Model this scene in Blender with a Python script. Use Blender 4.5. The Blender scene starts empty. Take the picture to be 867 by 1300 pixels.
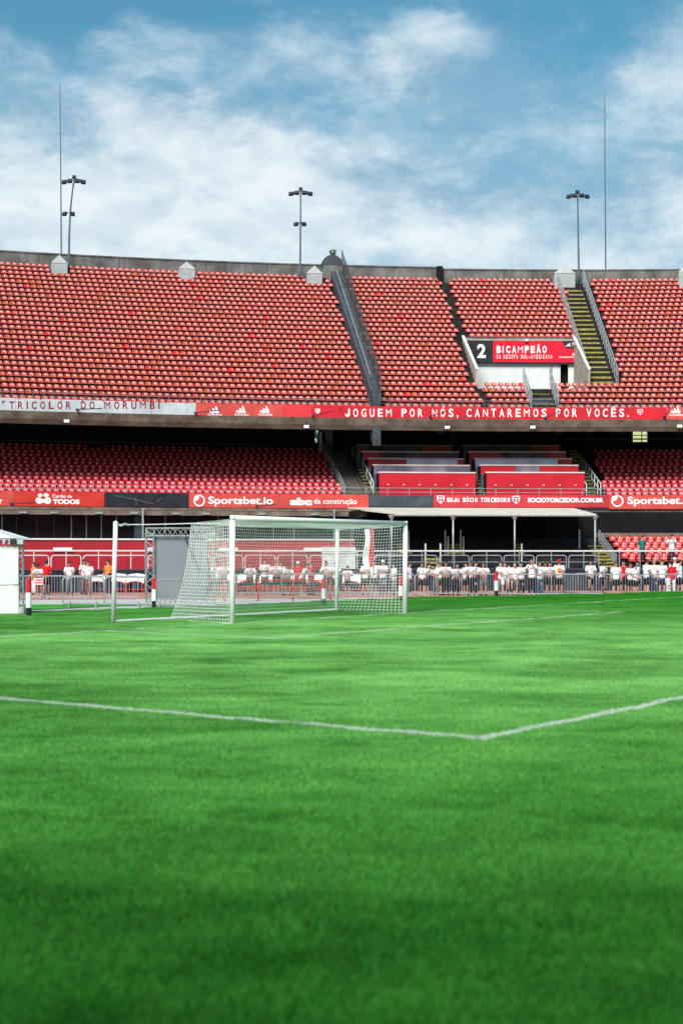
import bpy, bmesh, math, random
import numpy as np
from mathutils import Vector, Matrix
random.seed(7); RNG = np.random.default_rng(7)
S = bpy.context.scene
COL = S.collection
PI = math.pi
# ------------------------------------------------------------------ survey of the place
F, HZ, CH, CX = 1874.0, 705.0, 1.624, 433.5          # lens in survey units, eye level, eye height (m)
C0 = (17.5, -28.06)                                   # centre of the bowl's end curve
R_RIM, R_BACK = 119.0, 137.0                          # rim of the upper tier, rear wall

# ------------------------------------------------------------------ camera
cam_d = bpy.data.cameras.new('camera'); cam = bpy.data.objects.new('camera', cam_d); COL.objects.link(cam)
cam.location = (0, 0, CH); cam.rotation_euler = (PI/2, 0, 0)
cam_d.sensor_fit = 'VERTICAL'; cam_d.sensor_height = 36; cam_d.sensor_width = 24
cam_d.lens = F/1300*36; cam_d.shift_y = (HZ-650)/1300; cam_d.shift_x = 0
cam_d.clip_start = .1; cam_d.clip_end = 3000
cam_d.dof.use_dof = True; cam_d.dof.focus_distance = 82; cam_d.dof.aperture_fstop = 1.8
S.camera = cam
# ------------------------------------------------------------------ exposure, light, sky
S.view_settings.view_transform = 'Standard'; S.view_settings.look = 'None'
S.view_settings.exposure = 1.3; S.view_settings.gamma = 1
S.cycles.use_denoising = True
S.cycles.max_bounces = 6
SUN_EL, SUN_AZ = math.radians(40), math.radians(202)    # sun behind the camera, a little to the left
sd = Vector((math.sin(SUN_AZ)*math.cos(SUN_EL), math.cos(SUN_AZ)*math.cos(SUN_EL), math.sin(SUN_EL)))
sl = bpy.data.lights.new('sun', 'SUN'); sl.energy = 1.9; sl.angle = math.radians(30); sl.color = (1, .96, .9)
so = bpy.data.objects.new('sun', sl); COL.objects.link(so); so.location = (0, -20, 60)
so.rotation_euler = sd.to_track_quat('Z', 'Y').to_euler()

class NT:
    def __init__(s, tree): s.t = tree
    def n(s, kind, **kw):
        nd = s.t.nodes.new(kind)
        for k, v in kw.items(): setattr(nd, k, v)
        return nd
    def put(s, sock, v):
        if isinstance(v, bpy.types.NodeSocket): s.t.links.new(v, sock)
        else: sock.default_value = v
    def math(s, op, a, b=0.0, c=0.0, clamp=False):
        nd = s.n('ShaderNodeMath', operation=op, use_clamp=clamp)
        s.put(nd.inputs[0], a); s.put(nd.inputs[1], b); s.put(nd.inputs[2], c); return nd.outputs[0]
    def mix(s, f, a, b, blend='MIX'):
        nd = s.n('ShaderNodeMix', data_type='RGBA', blend_type=blend)
        s.put(nd.inputs[0], f); s.put(nd.inputs[6], a); s.put(nd.inputs[7], b); return nd.outputs[2]
    def noise(s, vec, scale, detail=4, rough=.55, dist=0):
        nd = s.n('ShaderNodeTexNoise')
        if vec is not None: s.put(nd.inputs['Vector'], vec)
        nd.inputs['Scale'].default_value = scale; nd.inputs['Detail'].default_value = detail
        nd.inputs['Roughness'].default_value = rough; nd.inputs['Distortion'].default_value = dist
        return nd.outputs[0]
    def ramp(s, f, lo, hi):
        nd = s.n('ShaderNodeMapRange', clamp=True)
        s.put(nd.inputs[0], f); nd.inputs[1].default_value = lo; nd.inputs[2].default_value = hi
        nd.interpolation_type = 'SMOOTHSTEP'; return nd.outputs[0]

W = bpy.data.worlds.new('World'); S.world = W; W.use_nodes = True
wt = NT(W.node_tree); W.node_tree.nodes.clear()
out = wt.n('ShaderNodeOutputWorld'); bg = wt.n('ShaderNodeBackground'); W.node_tree.links.new(bg.outputs[0], out.inputs[0])
sky = wt.n('ShaderNodeTexSky', sky_type='NISHITA', sun_disc=False, sun_elevation=SUN_EL, sun_rotation=SUN_AZ)
sky.air_density = 1.0; sky.dust_density = .6; sky.ozone_density = 2.0
bg.inputs[1].default_value = .1
tc = wt.n('ShaderNodeTexCoord'); sep = wt.n('ShaderNodeSeparateXYZ'); W.node_tree.links.new(tc.outputs['Generated'], sep.inputs[0])
dx, dy, dz = sep.outputs
az = wt.math('ARCTAN2', dx, dy); el = wt.math('ARCSINE', dz)
cv = wt.n('ShaderNodeMapping'); cv.inputs['Scale'].default_value = (1, 1, 1.9); W.node_tree.links.new(tc.outputs['Generated'], cv.inputs[0])
big = wt.noise(cv.outputs[0], 5.5, 7, .55, .25); fine = wt.noise(cv.outputs[0], 13, 10, .66, .2)
# direction warped a little so that cloud edges wander
wv = wt.noise(cv.outputs[0], 11, 6, .6)
azw = wt.math('ADD', az, wt.math('MULTIPLY', wt.math('SUBTRACT', wv, .5), .10))
wv2 = wt.noise(cv.outputs[0], 14, 6, .6)
elw = wt.math('ADD', el, wt.math('MULTIPLY', wt.math('SUBTRACT', wv2, .5), .07))
dens = wt.math('ADD', wt.math('MULTIPLY', big, .70), wt.math('MULTIPLY', fine, .82))
# the banks of cloud and the blue gaps over this end of the ground: azimuth, elevation, spread, amount (survey units)
BANKS = [(300,190,110,55,.28),(190,165,90,45,.14),(360,230,90,60,.18),(90,270,150,60,.20),(510,75,100,38,.26),(200,70,80,35,.18),
         (560,30,70,22,.16),(520,240,90,45,.10),(860,110,70,60,.12),(850,250,60,35,.08),(620,150,70,40,.10),(650,270,160,50,.10),(450,200,60,50,.06),(20,170,60,60,.08),
         (230,112,120,20,-.16),(60,5,150,60,-.40),(330,5,140,35,-.30),(560,-10,120,30,-.2),(420,150,50,35,-.14),(760,25,150,60,-.42),(690,170,170,55,-.14),
         (60,190,60,18,-.06),(600,210,60,30,-.08),(100,110,60,18,-.05)]
for px, py, rx, ry, a in BANKS:
    ba = math.atan((px-CX)/F); be = math.atan((HZ-py)/F)
    g = wt.math('ADD', wt.math('POWER', wt.math('DIVIDE', wt.math('SUBTRACT', azw, ba), rx/F), 2.0),
                wt.math('POWER', wt.math('DIVIDE', wt.math('SUBTRACT', elw, be), ry/F), 2.0))
    dens = wt.math('ADD', dens, wt.math('MULTIPLY', wt.math('EXPONENT', wt.math('MULTIPLY', g, -1.0)), a))
low = wt.math('SUBTRACT', 1.0, wt.ramp(el, .17, .33))           # cloud thickens towards the horizon
dens = wt.math('ADD', dens, wt.math('MULTIPLY', low, .32))
dens = wt.math('SUBTRACT', dens, .03)
thin = wt.ramp(dens, .40, .88); core = wt.ramp(dens, .76, 1.20)
blue = wt.mix(1.0, sky.outputs[0], (.25, .49, .47, 1), 'MULTIPLY')
grey = wt.mix(wt.ramp(fine, .35, .7), (1.20, 1.95, 2.60, 1), (2.25, 2.95, 3.4, 1))
c1 = wt.mix(wt.math('MULTIPLY', thin, .80), blue, grey)
shade = wt.ramp(wt.noise(cv.outputs[0], 24, 8, .6, .3), .36, .66)
c2 = wt.mix(wt.math('MULTIPLY', core, .95), c1, wt.mix(shade, (2.75, 3.25, 3.55, 1), (3.55, 3.85, 4.0, 1)))
wt.put(bg.inputs[0], c2)

# ------------------------------------------------------------------ survey helpers
def hit(px, R):
    m = (px-CX)/F; a = m*m+1; b = -2*(m*C0[0]+C0[1]); c = C0[0]**2+C0[1]**2-R*R
    return (-b+math.sqrt(b*b-4*a*c))/(2*a)
def th(px, R):
    d = hit(px, R); return math.atan2((px-CX)/F*d-C0[0], d-C0[1])
def zz_at(px, py, R): return CH+(HZ-py)*hit(px, R)/F
def P(r, t, z): return Vector((C0[0]+r*math.sin(t), C0[1]+r*math.cos(t), z))
def at(px, py, d): return Vector(((px-CX)/F*d, d, CH+(HZ-py)*d/F))
def rad(x, y): return math.hypot(x-C0[0], y-C0[1])
def gz(x, y):
    r = rad(x, y); k = min(1, max(0, (r-84)/14)); return -.05-.35*k
def ground(px, py):
    lo, hi = 5., 120.
    for _ in range(50):
        d = (lo+hi)/2; x = (px-CX)/F*d
        y = HZ+F*(CH-gz(x, d))/d
        if y > py: lo = d
        else: hi = d
    x = (px-CX)/F*d; return Vector((x, d, gz(x, d)))
def pitch_pt(px, py): d = F*CH/(py-HZ); return Vector(((px-CX)/F*d, d, 0))
def px_of(v): return CX+F*v[0]/v[1], HZ-F*(v[2]-CH)/v[1]

# ------------------------------------------------------------------ materials
MATS = {}
def mat(name, col, rough=.6, var=.12, scale=2.0, spec=.4, metal=0., bump=0., bscale=40., streak=0., var2=None, trans=0.):
    if name in MATS: return MATS[name]
    m = bpy.data.materials.new(name); m.use_nodes = True; t = NT(m.node_tree); b = m.node_tree.nodes['Principled BSDF']
    tcn = t.n('ShaderNodeTexCoord'); v = tcn.outputs['Object']
    n1 = t.noise(v, scale, 5); c = tuple(col)+(1,)
    dk = tuple(max(0, x*(1-var)) for x in col)+(1,); lt = tuple(min(1, x*(1+var)) for x in (var2 or col))+(1,)
    cc = t.mix(t.ramp(n1, .3, .7), dk, lt)
    if streak:
        mp = t.n('ShaderNodeMapping'); mp.inputs['Scale'].default_value = (3, 3, .25); t.put(mp.inputs[0], v)
        s = t.ramp(t.noise(mp.outputs[0], 2.2, 6, .7), .48, .72)
        cc = t.mix(t.math('MULTIPLY', s, streak), cc, tuple(x*.35 for x in col)+(1,))
    t.put(b.inputs['Base Color'], cc)
    t.put(b.inputs['Roughness'], t.math('ADD', rough-.06, t.math('MULTIPLY', n1, .12)))
    b.inputs['Specular IOR Level'].default_value = spec; b.inputs['Metallic'].default_value = metal
    if trans: b.inputs['Transmission Weight'].default_value = trans
    if bump:
        bp = t.n('ShaderNodeBump'); bp.inputs['Strength'].default_value = bump
        t.put(bp.inputs['Height'], t.noise(v, bscale, 4)); m.node_tree.links.new(bp.outputs[0], b.inputs['Normal'])
    MATS[name] = m; return m
def tint_mat(name, rough, spec=.5):
    m = bpy.data.materials.new(name); m.use_nodes = True; t = NT(m.node_tree); b = m.node_tree.nodes['Principled BSDF']
    a = t.n('ShaderNodeAttribute', attribute_name='tint'); n = t.noise(t.n('ShaderNodeTexCoord').outputs['Object'], 9, 3)
    t.put(b.inputs['Base Color'], t.mix(t.math('MULTIPLY', t.ramp(n, .4, .8), .07), a.outputs['Color'], (.75, .30, .26, 1)))
    b.inputs['Roughness'].default_value = rough; b.inputs['Specular IOR Level'].default_value = spec
    return m

M_conc = mat('weathered_concrete', (.15, .15, .145), .85, .4, .8, .2, bump=.4, streak=.7)
M_dark = mat('shade_concrete', (.018, .017, .018), .9, .3, 1.0, .1)  # near-black base colour: shade of the covered tiers is put into it
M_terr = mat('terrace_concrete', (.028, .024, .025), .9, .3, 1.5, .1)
M_black = mat('shade_black', (.008, .008, .009), .8, .3, 1.0, .15)  # black; interior walls carry their shade in this colour
M_beam = mat('stained_beam', (.19, .145, .115), .85, .35, 1.2, .15, streak=.6)
M_galv = mat('galvanised_steel', (.36, .39, .40), .45, .15, 3, .5, metal=.35)
M_rail = mat('pale_rail_paint', (.62, .64, .62), .45, .1, 3, .4)
M_mast = mat('mast_steel', (.10, .14, .18), .5, .2, 3, .4, metal=.3)
M_lamp = mat('lamp_housing', (.018, .024, .05), .5, .2, 3, .4)
M_white = mat('white_gloss', (.90, .90, .90), .35, .04, 3, .5)
M_offwhite = mat('white_sheet', (.74, .75, .74), .6, .06, 1.5, .3, bump=.15, bscale=3)
M_hut = mat('pale_render', (.40, .42, .42), .8, .12, 2, .2, streak=.2)
M_hutroof = mat('pale_roof', (.46, .48, .47), .7, .1, 2, .2)
M_yel = mat('yellow_nosing', (.36, .32, .07), .75, .35, 6, .2, streak=.6)
M_red = mat('banner_red', (.60, .012, .026), .5, .16, .9, .3, bump=.35, bscale=1.6, streak=.12)
M_coral = mat('banner_coral', (.62, .075, .062), .5, .13, .9, .3, bump=.35, bscale=1.6, streak=.12)
M_orange = mat('banner_orange_red', (.60, .040, .028), .5, .12, .9, .3, bump=.35, bscale=1.6, streak=.1)
M_grey = mat('banner_grey', (.52, .56, .58), .55, .14, .9, .3, bump=.35, bscale=1.6, streak=.25)
M_blackb = mat('banner_black', (.016, .017, .022), .45, .3, 1.5, .4)
M_slate = mat('slate_panel', (.045, .055, .07), .55, .3, 1.5, .4)
M_ink = mat('white_print', (.85, .85, .85), .5, .03, 2, .3)
M_inkd = mat('wine_print', (.24, .012, .045), .5, .05, 2, .3)
M_pinkink = mat('soft_pink_print', (.80, .62, .60), .5, .05, 2, .3)
M_wallred = mat('wall_red', (.42, .016, .03), .55, .14, .7, .35, streak=.12)
M_boxred = mat('box_red', (.54, .008, .022), .4, .1, .8, .45)
M_boxtop = mat('box_coping', (.70, .55, .54), .5, .1, 1, .4)
M_glass = mat('dark_glass', (.012, .013, .016), .06, .1, 1, .8)
M_glassb = mat('box_glass', (.34, .24, .28), .06, .5, .5, 1.0, metal=.55)
M_curt = mat('window_interior', (.05, .03, .032), .8, .6, 1.2, .2)
M_canopy = mat('canopy_sheet', (.66, .60, .52), .65, .14, 1.5, .3, streak=.2)
M_navy = mat('navy_wall', (.018, .022, .038), .7, .3, 1, .25)
M_screen = mat('grey_screen', (.235, .245, .28), .7, .05, 1, .2)
M_blue = mat('blue_pad', (.05, .28, .55), .5, .1, 3, .4)
M_track = mat('salmon_track', (.50, .21, .17), .9, .1, 1.5, .1, bump=.2)
M_kerb = mat('pale_concrete', (.52, .50, .47), .85, .1, 1.5, .2, bump=.2)
M_apron = mat('apron_concrete', (.30, .28, .26), .9, .2, 1., .1, bump=.2)
M_hoopred = mat('red_tube', (.62, .02, .03), .4, .1, 3, .4)
M_seat = tint_mat('seat_plastic', .40, .38)
M_net = mat('net_cord', (.86, .87, .86), .7, .03, 3, .2)
M_netd = mat('dark_net_cord', (.05, .045, .045), .8, .2, 3, .2)
M_leaf = mat('leaf_green', (.06, .16, .04), .6, .4, 3, .3)
M_lit = mat('lit_plaster', (.55, .55, .28), .8, .15, 1, .2)

# ------------------------------------------------------------------ mesh builder and scene helpers
class MB:
    def __init__(s): s.v, s.f = [], []
    def add(s, vs, fs):
        o = len(s.v); s.v += [tuple(v) for v in vs]; s.f += [tuple(i+o for i in f) for f in fs]; return s
    def box(s, c, d, rz=0., M=None):
        hx, hy, hz = d[0]/2, d[1]/2, d[2]/2
        vs = [Vector((x*hx, y*hy, z*hz)) for z in (-1, 1) for y in (-1, 1) for x in (-1, 1)]
        R = M if M is not None else Matrix.Rotation(rz, 3, 'Z'); c = Vector(c)
        return s.add([R@v+c for v in vs], [(0,2,3,1),(4,5,7,6),(0,1,5,4),(2,6,7,3),(0,4,6,2),(1,3,7,5)])
    def arc(s, r0, r1, t0, t1, z0, z1, n=None, zf=None):
        """a block between two radii, two bearings and two heights, bent round the bowl"""
        n = n or max(1, int(abs(t1-t0)*r0/1.2)); vs = []; fs = []
        for i in range(n+1):
            t = t0+(t1-t0)*i/n
            vs += [P(r0, t, z0), P(r1, t, z0), P(r1, t, z1), P(r0, t, z1)]
            if i:
                a, b = (i-1)*4, i*4
                for k in range(4): fs.append((a+k, b+k, b+(k+1) % 4, a+(k+1) % 4))
        fs += [(0, 1, 2, 3), (n*4+3, n*4+2, n*4+1, n*4)]
        return s.add(vs, fs)
    def prism(s, prof, t0, t1, n=None):
        """closed profile of (r, z) swept between two bearings"""
        k = len(prof); n = n or max(1, int(abs(t1-t0)*prof[0][0]/1.2)); vs = []; fs = []
        for i in range(n+1):
            t = t0+(t1-t0)*i/n; vs += [P(r, t, z) for r, z in prof]
            if i:
                for j in range(k): fs.append(((i-1)*k+j, i*k+j, i*k+(j+1) % k, (i-1)*k+(j+1) % k))
        fs += [tuple(range(k)), tuple(n*k+j for j in reversed(range(k)))]
        return s.add(vs, fs)
    def tube(s, pts, r, n=6, r2=None):
        pts = [Vector(p) for p in pts]; k = len(pts); vs = []; fs = []
        for i, p in enumerate(pts):
            d = (pts[min(i+1, k-1)]-pts[max(i-1, 0)]).normalized()
            u = d.cross(Vector((0, 0, 1)));
            if u.length < 1e-3: u = Vector((1, 0, 0))
            u.normalize(); w = d.cross(u); rr = r if r2 is None else r+(r2-r)*i/max(1, k-1)
            for j in range(n):
                a = 2*PI*(j+.5)/n; vs.append(p+u*math.cos(a)*rr+w*math.sin(a)*rr)
            if i:
                for j in range(n): fs.append(((i-1)*n+j, (i-1)*n+(j+1) % n, i*n+(j+1) % n, i*n+j))
        fs += [tuple(reversed(range(n))), tuple((k-1)*n+j for j in range(n))]
        return s.add(vs, fs)
    def arctube(s, R, t0, t1, z, r, n=5, seg=None):
        seg = seg or max(2, int(abs(t1-t0)*R/2)); return s.tube([P(R, t0+(t1-t0)*i/seg, z) for i in range(seg+1)], r, n)
    def lathe(s, c, prof, n=12):
        c = Vector(c); k = len(prof); vs = []; fs = []
        for i in range(n):
            a = 2*PI*i/n; vs += [c+Vector((r*math.cos(a), r*math.sin(a), z)) for r, z in prof]
        for i in range(n):
            for j in range(k-1):
                a, b = i*k+j, ((i+1) % n)*k+j; fs.append((a, b, b+1, a+1))
        return s.add(vs, fs)
    def mesh(s, name, m, smooth=False, off=(0, 0, 0)):
        me = bpy.data.meshes.new(name); o = Vector(off)
        me.from_pydata([tuple(Vector(v)-o) for v in s.v], [], s.f); me.update()
        bm = bmesh.new(); bm.from_mesh(me); bmesh.ops.recalc_face_normals(bm, faces=bm.faces); bm.to_mesh(me); bm.free()
        if smooth: me.polygons.foreach_set('use_smooth', [True]*len(me.polygons))
        if m: me.materials.append(m)
        return me
def link(name, data, parent=None, loc=(0, 0, 0), rz=0., **props):
    o = bpy.data.objects.new(name, data); COL.objects.link(o); o.location = loc; o.rotation_euler = (0, 0, rz)
    if parent: o.parent = parent
    for k, v in props.items(): o[k] = v
    return o
def thing(name, label, cat, loc=(0, 0, 0), rz=0., group=None):
    o = link(name, None, None, loc, rz, label=label, category=cat); o.empty_display_size = .2
    if group: o['group'] = group
    return o
def part(name, mb, m, root, smooth=False, world=True, **props):
    """a child mesh; world=True: the builder's coordinates are the place's own"""
    off = root.matrix_basis.translation if world else (0, 0, 0)
    return link(name, mb.mesh(name, m, smooth, off), root, **props)
def sub(name, mb, m, prt, root, smooth=False):
    return link(name, mb.mesh(name, m, smooth, root.matrix_basis.translation), prt)
def dup(root, loc, rz=None, label=None, scale=None):
    r = root.copy(); COL.objects.link(r); r.location = loc
    if rz is not None: r.rotation_euler = (0, 0, rz)
    if scale: r.scale = (scale,)*3
    if label: r['label'] = label
    for ch in root.children:
        c = ch.copy(); COL.objects.link(c); c.parent = r
        for g in ch.children: d = g.copy(); COL.objects.link(d); d.parent = c
    return r
def struct(name, mb, m, smooth=False): return link(name, mb.mesh(name, m, smooth), kind='structure')

# ------------------------------------------------------------------ lettering and emblems, bent round the bowl
def text_tris(txt, bold=.0):
    cu = bpy.data.curves.new('lettering', 'FONT'); cu.body = txt; cu.offset = bold; cu.resolution_u = 4; cu.size = 1
    o = bpy.data.objects.new('lettering', cu); COL.objects.link(o)
    dg = bpy.context.evaluated_depsgraph_get(); me = bpy.data.meshes.new_from_object(o.evaluated_get(dg))
    v = [(p.co.x, p.co.y) for p in me.vertices]; f = [tuple(p.vertices) for p in me.polygons]
    bpy.data.objects.remove(o); bpy.data.curves.remove(cu); bpy.data.meshes.remove(me); return v, f
def flat_on_arc(mb, v, f, px0, px1, py0, py1, R, box=None):
    """put a flat outline (x right, y up) on the cylinder of radius R between the surveyed marks"""
    xs = [p[0] for p in v]; ys = [p[1] for p in v]
    x0, x1, y0, y1 = box or (min(xs), max(xs), min(ys), max(ys))
    ta, tb = th(px0, R), th(px1, R); pm = (px0+px1)/2; za, zb = zz_at(pm, py1, R), zz_at(pm, py0, R)
    mb.add([P(R, ta+(tb-ta)*(x-x0)/(x1-x0), za+(zb-za)*(y-y0)/(y1-y0)) for x, y in v], f)
def write(root, txt, px0, px1, py0, py1, R, m=None, bold=.02, caps=True):
    """caps: py0/py1 are the cap height; letters that rise or drop beyond it keep doing so"""
    v, f = text_tris(txt, bold); hv, _ = text_tris('H', bold); ys = [p[1] for p in hv]
    xs = [p[0] for p in v]
    mb = MB(); flat_on_arc(mb, v, f, px0, px1, py0, py1, R, (min(xs), max(xs), min(ys), max(ys)))
    return part('lettering', mb, m or M_ink, root)
def lerp_(a, b, f): return a+(b-a)*f
def spaced(root, txt, px0, px1, py0, py1, R, m=None, bold=.03, wf=.62):
    """widely spaced condensed capitals, letter by letter; one mesh"""
    mb = MB(); n = len(txt)
    wts = [{' ': .75, 'I': .6, ',': .45, '.': .45, 'M': 1.15}.get(c, 1.0) for c in txt]; tot = sum(wts)-.35; x = 0
    hv, _ = text_tris('H', bold); ys = [p[1] for p in hv]
    for c, w in zip(txt, wts):
        if c != ' ':
            ac = c == 'Ó'; v, f = text_tris('O' if ac else c, 0. if c in 'JMNW' else bold); xs = [p[0] for p in v]
            if c == 'J': v, f = [(.62, 1), (1, 1), (1, .30), (.86, .07), (.5, 0), (.14, .07), (0, .30), (0, .40), (.36, .40), (.36, .26), (.5, .18), (.62, .26)], [(0, 1, 2, 11), (11, 2, 3, 10), (10, 3, 4, 5), (10, 5, 9), (9, 5, 6), (9, 6, 7, 8)]; v = [(q[0], min(ys)+q[1]*(max(ys)-min(ys))) for q in v]; xs = [0, 1]
            a = px0+(px1-px0)*x/tot; b = a+(px1-px0)*(w*wf if c not in 'I,.' else .17*wf/.62)/tot
            flat_on_arc(mb, v, f, a, b, py0, py1, R, (min(xs), max(xs), min(ys), max(ys)))
            if ac: h = py1-py0; poly(mb, [(0, 0), (.45, 0), (1, 1), (.5, 1)], lerp_(a, b, .4), lerp_(a, b, .8), py0-h*.30, py0-h*.08, R)
        x += w
    return part('lettering', mb, m or M_ink, root)
SHIELD = [(0, 1), (1, 1), (1, .45), (.5, 0), (0, .45)]
def poly(mb, pts, px0, px1, py0, py1, R): flat_on_arc(mb, pts, [tuple(range(len(pts)))], px0, px1, py0, py1, R, (0, 1, 0, 1))
def shield(root, px0, px1, py0, py1, R, m1=None, m2=None):
    mb = MB(); poly(mb, SHIELD, px0, px1, py0, py1, R); e = part('emblem', mb, m1 or M_ink, root)
    mb = MB(); poly(mb, [(.12, .62), (.44, .62), (.44, .2), (.12, .45)], px0, px1, py0, py1, R-.012); poly(mb, [(.56, .62), (.88, .62), (.88, .45), (.56, .2)], px0, px1, py0, py1, R-.012)
    poly(mb, [(.14, .74), (.86, .74), (.86, .9), (.14, .9)], px0, px1, py0, py1, R-.012)
    sub('emblem_field', mb, m2 or M_red, e, root)
def stripes(root, px0, px1, py0, py1, R):
    """three slanting bars that rise like a hill, with a word below"""
    mb = MB()
    for a, h in ((0.0, .38), (.30, .70), (.60, 1.0)):
        poly(mb, [(a, .28+.0), (a+.26, .28), (min(1, a+.26-.13*h+.18), .28+.0), (a+.26-.20*h, .28+.72*h*.9), (a+.02-.20*h+.1, .28+.72*h)], px0, px1, py0, py1, R)
    part('emblem', mb, M_ink, root)
    write(root, 'adidas', px0-2, px1+2, py1-(py1-py0)*.25, py1, R, M_ink, .01)
def ballmark(root, px0, px1, py0, py1, R):
    mb = MB(); n = 24; v = []; f = []
    for i in range(n+1):
        a = 2*PI*i/n; v += [(.5+.5*math.cos(a), .5+.5*math.sin(a)), (.5+.38*math.cos(a), .5+.38*math.sin(a))]
        if i: f.append((2*i-2, 2*i, 2*i+1, 2*i-1))
    flat_on_arc(mb, v, f, px0, px1, py0, py1, R, (0, 1, 0, 1))
    poly(mb, [(.10, .90), (.42, .94), (.50, .72), (.36, .52), (.14, .50), (.03, .68)], px0, px1, py0, py1, R-.004)
    part('emblem', mb, M_ink, root)
def couplemark(root, px0, px1, py0, py1, R):
    mb = MB()
    for cx, cy, r in ((.30, .80, .17), (.68, .82, .19)):
        poly(mb, [(cx+r*math.cos(a)*.9, cy+r*math.sin(a)) for a in [2*PI*i/10 for i in range(10)]], px0, px1, py0, py1, R)
    poly(mb, [(0, .42), (.10, .60), (.30, .58), (.50, .42), (.72, .62), (.92, .60), (1, .36), (.95, .08), (.72, .0), (.5, .16), (.28, .0), (.06, .12)], px0, px1, py0, py1, R-.004)
    part('emblem', mb, M_ink, root)

# ================================================================== GROUND
S_DIR = Vector((math.cos(.9543), math.sin(.9543), 0)); N_DIR = Vector((S_DIR.y, -S_DIR.x, 0))   # along the goal line, into the pitch
G0 = Vector((-2.548, 34.55, 0))
def gl(s, t, z=0.): v = G0+S_DIR*s+N_DIR*t; return Vector((v.x, v.y, z))
EDGE = [(-220, 786), (-100, 781.5), (0, 778.5), (40, 777), (130, 773.5), (230, 770.5), (330, 766.5), (430, 762.5), (530, 758.5), (640, 756.5), (760, 754), (867, 751.3), (960, 749.2), (1100, 746.5)]
edge = [pitch_pt(*e) for e in EDGE]
mb = MB(); mb.add([(-700, -600, -.62), (700, -600, -.62), (700, 900, -.62), (-700, 900, -.62)], [(0, 1, 2, 3)])
struct('ground', mb, M_apron)
# pitch: one sheet, raised a little over the surround
def lmask(t, pos):
    """white paint on the grass: distance to each pitch line in the goal's own axes"""
    sp = t.n('ShaderNodeSeparateXYZ'); t.put(sp.inputs[0], pos); x, y = sp.outputs[0], sp.outputs[1]
    rx = t.math('SUBTRACT', x, G0.x); ry = t.math('SUBTRACT', y, G0.y)
    s = t.math('ADD', t.math('MULTIPLY', rx, S_DIR.x), t.math('MULTIPLY', ry, S_DIR.y))
    n = t.math('ADD', t.math('MULTIPLY', rx, N_DIR.x), t.math('MULTIPLY', ry, N_DIR.y))
    wob = t.math('MULTIPLY', t.math('SUBTRACT', t.noise(pos, 9, 2), .5), .05)
    tot = None
    for (kind, c, a, b) in LINES:
        u, w = (s, n) if kind == 's' else (n, s)         # 's': constant s, running along n
        d = t.math('ABSOLUTE', t.math('ADD', t.math('SUBTRACT', u, c), wob))
        m = t.math('MULTIPLY', t.math('LESS_THAN', d, .068), t.math('MULTIPLY', t.math('GREATER_THAN', w, a), t.math('LESS_THAN', w, b)))
        tot = m if tot is None else t.math('MAXIMUM', tot, m)
    return tot
PA, PB, GA, GB = 15.49, 15.6, 4.27, 4.5
LINES = [('n', 0, -30, 40), ('n', PB, -PA-.06, 7.44+PA), ('s', -PA, 0, PB), ('n', GB, -GA-.06, 7.44+GA), ('s', -GA, 0, GB), ('s', 7.44+GA, 0, GB)]
def grass_colour(t, pos):
    mp = t.n('ShaderNodeMapping'); mp.inputs['Rotation'].default_value = (0, 0, -.35); mp.inputs['Scale'].default_value = (.6, 1.0, 1); t.put(mp.inputs[0], pos)
    big = t.math('ADD', t.math('MULTIPLY', t.ramp(t.noise(mp.outputs[0], .45, 5, .6, .6), .34, .66), .6), t.math('MULTIPLY', t.ramp(t.noise(mp.outputs[0], 1.5, 6, .62, .5), .36, .64), .4))
    mid = t.ramp(t.noise(pos, 2.6, 5, .6), .30, .72)
    c = t.mix(big, (.008, .150, .007, 1), (.042, .320, .026, 1))
    c = t.mix(t.math('MULTIPLY', mid, .45), c, (.080, .42, .055, 1))
    dry = t.ramp(t.noise(pos, 5.5, 4, .65), .66, .80)
    c = t.mix(t.math('MULTIPLY', dry, .30), c, (.17, .26, .08, 1))
    sp = t.n('ShaderNodeSeparateXYZ'); t.put(sp.inputs[0], pos)   # worn, paler sward of the penalty area, with a bright hazy sheen painted in
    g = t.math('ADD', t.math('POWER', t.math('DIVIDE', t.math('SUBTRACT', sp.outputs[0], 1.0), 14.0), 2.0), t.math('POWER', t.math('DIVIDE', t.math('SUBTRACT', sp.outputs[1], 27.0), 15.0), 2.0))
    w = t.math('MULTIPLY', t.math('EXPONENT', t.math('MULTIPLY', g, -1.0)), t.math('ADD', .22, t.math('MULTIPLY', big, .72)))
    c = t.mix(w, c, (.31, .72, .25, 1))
    n = t.math('ADD', t.math('MULTIPLY', t.math('SUBTRACT', sp.outputs[0], G0.x), N_DIR.x), t.math('MULTIPLY', t.math('SUBTRACT', sp.outputs[1], G0.y), N_DIR.y))
    band = t.ramp(t.math('SINE', t.math('MULTIPLY', t.math('ADD', n, t.math('MULTIPLY', mid, .25)), PI/5.5)), -.35, .35)   # mowing bands along the goal line
    c = t.mix(t.math('MULTIPLY', band, .34), c, t.mix(1.0, c, (1.55, 1.32, 1.6, 1), 'MULTIPLY'))
    painted_falloff = t.math('MULTIPLY', t.math('SUBTRACT', 1.0, t.ramp(sp.outputs[1], 4.5, 10.5)), t.math('ADD', .50, t.math('MULTIPLY', t.ramp(t.noise(pos, .8, 3), .35, .65), .35)))
    return t.mix(painted_falloff, c, (.005, .092, .004, 1))   # near grass darkened in its colour, imitating lens falloff
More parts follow.
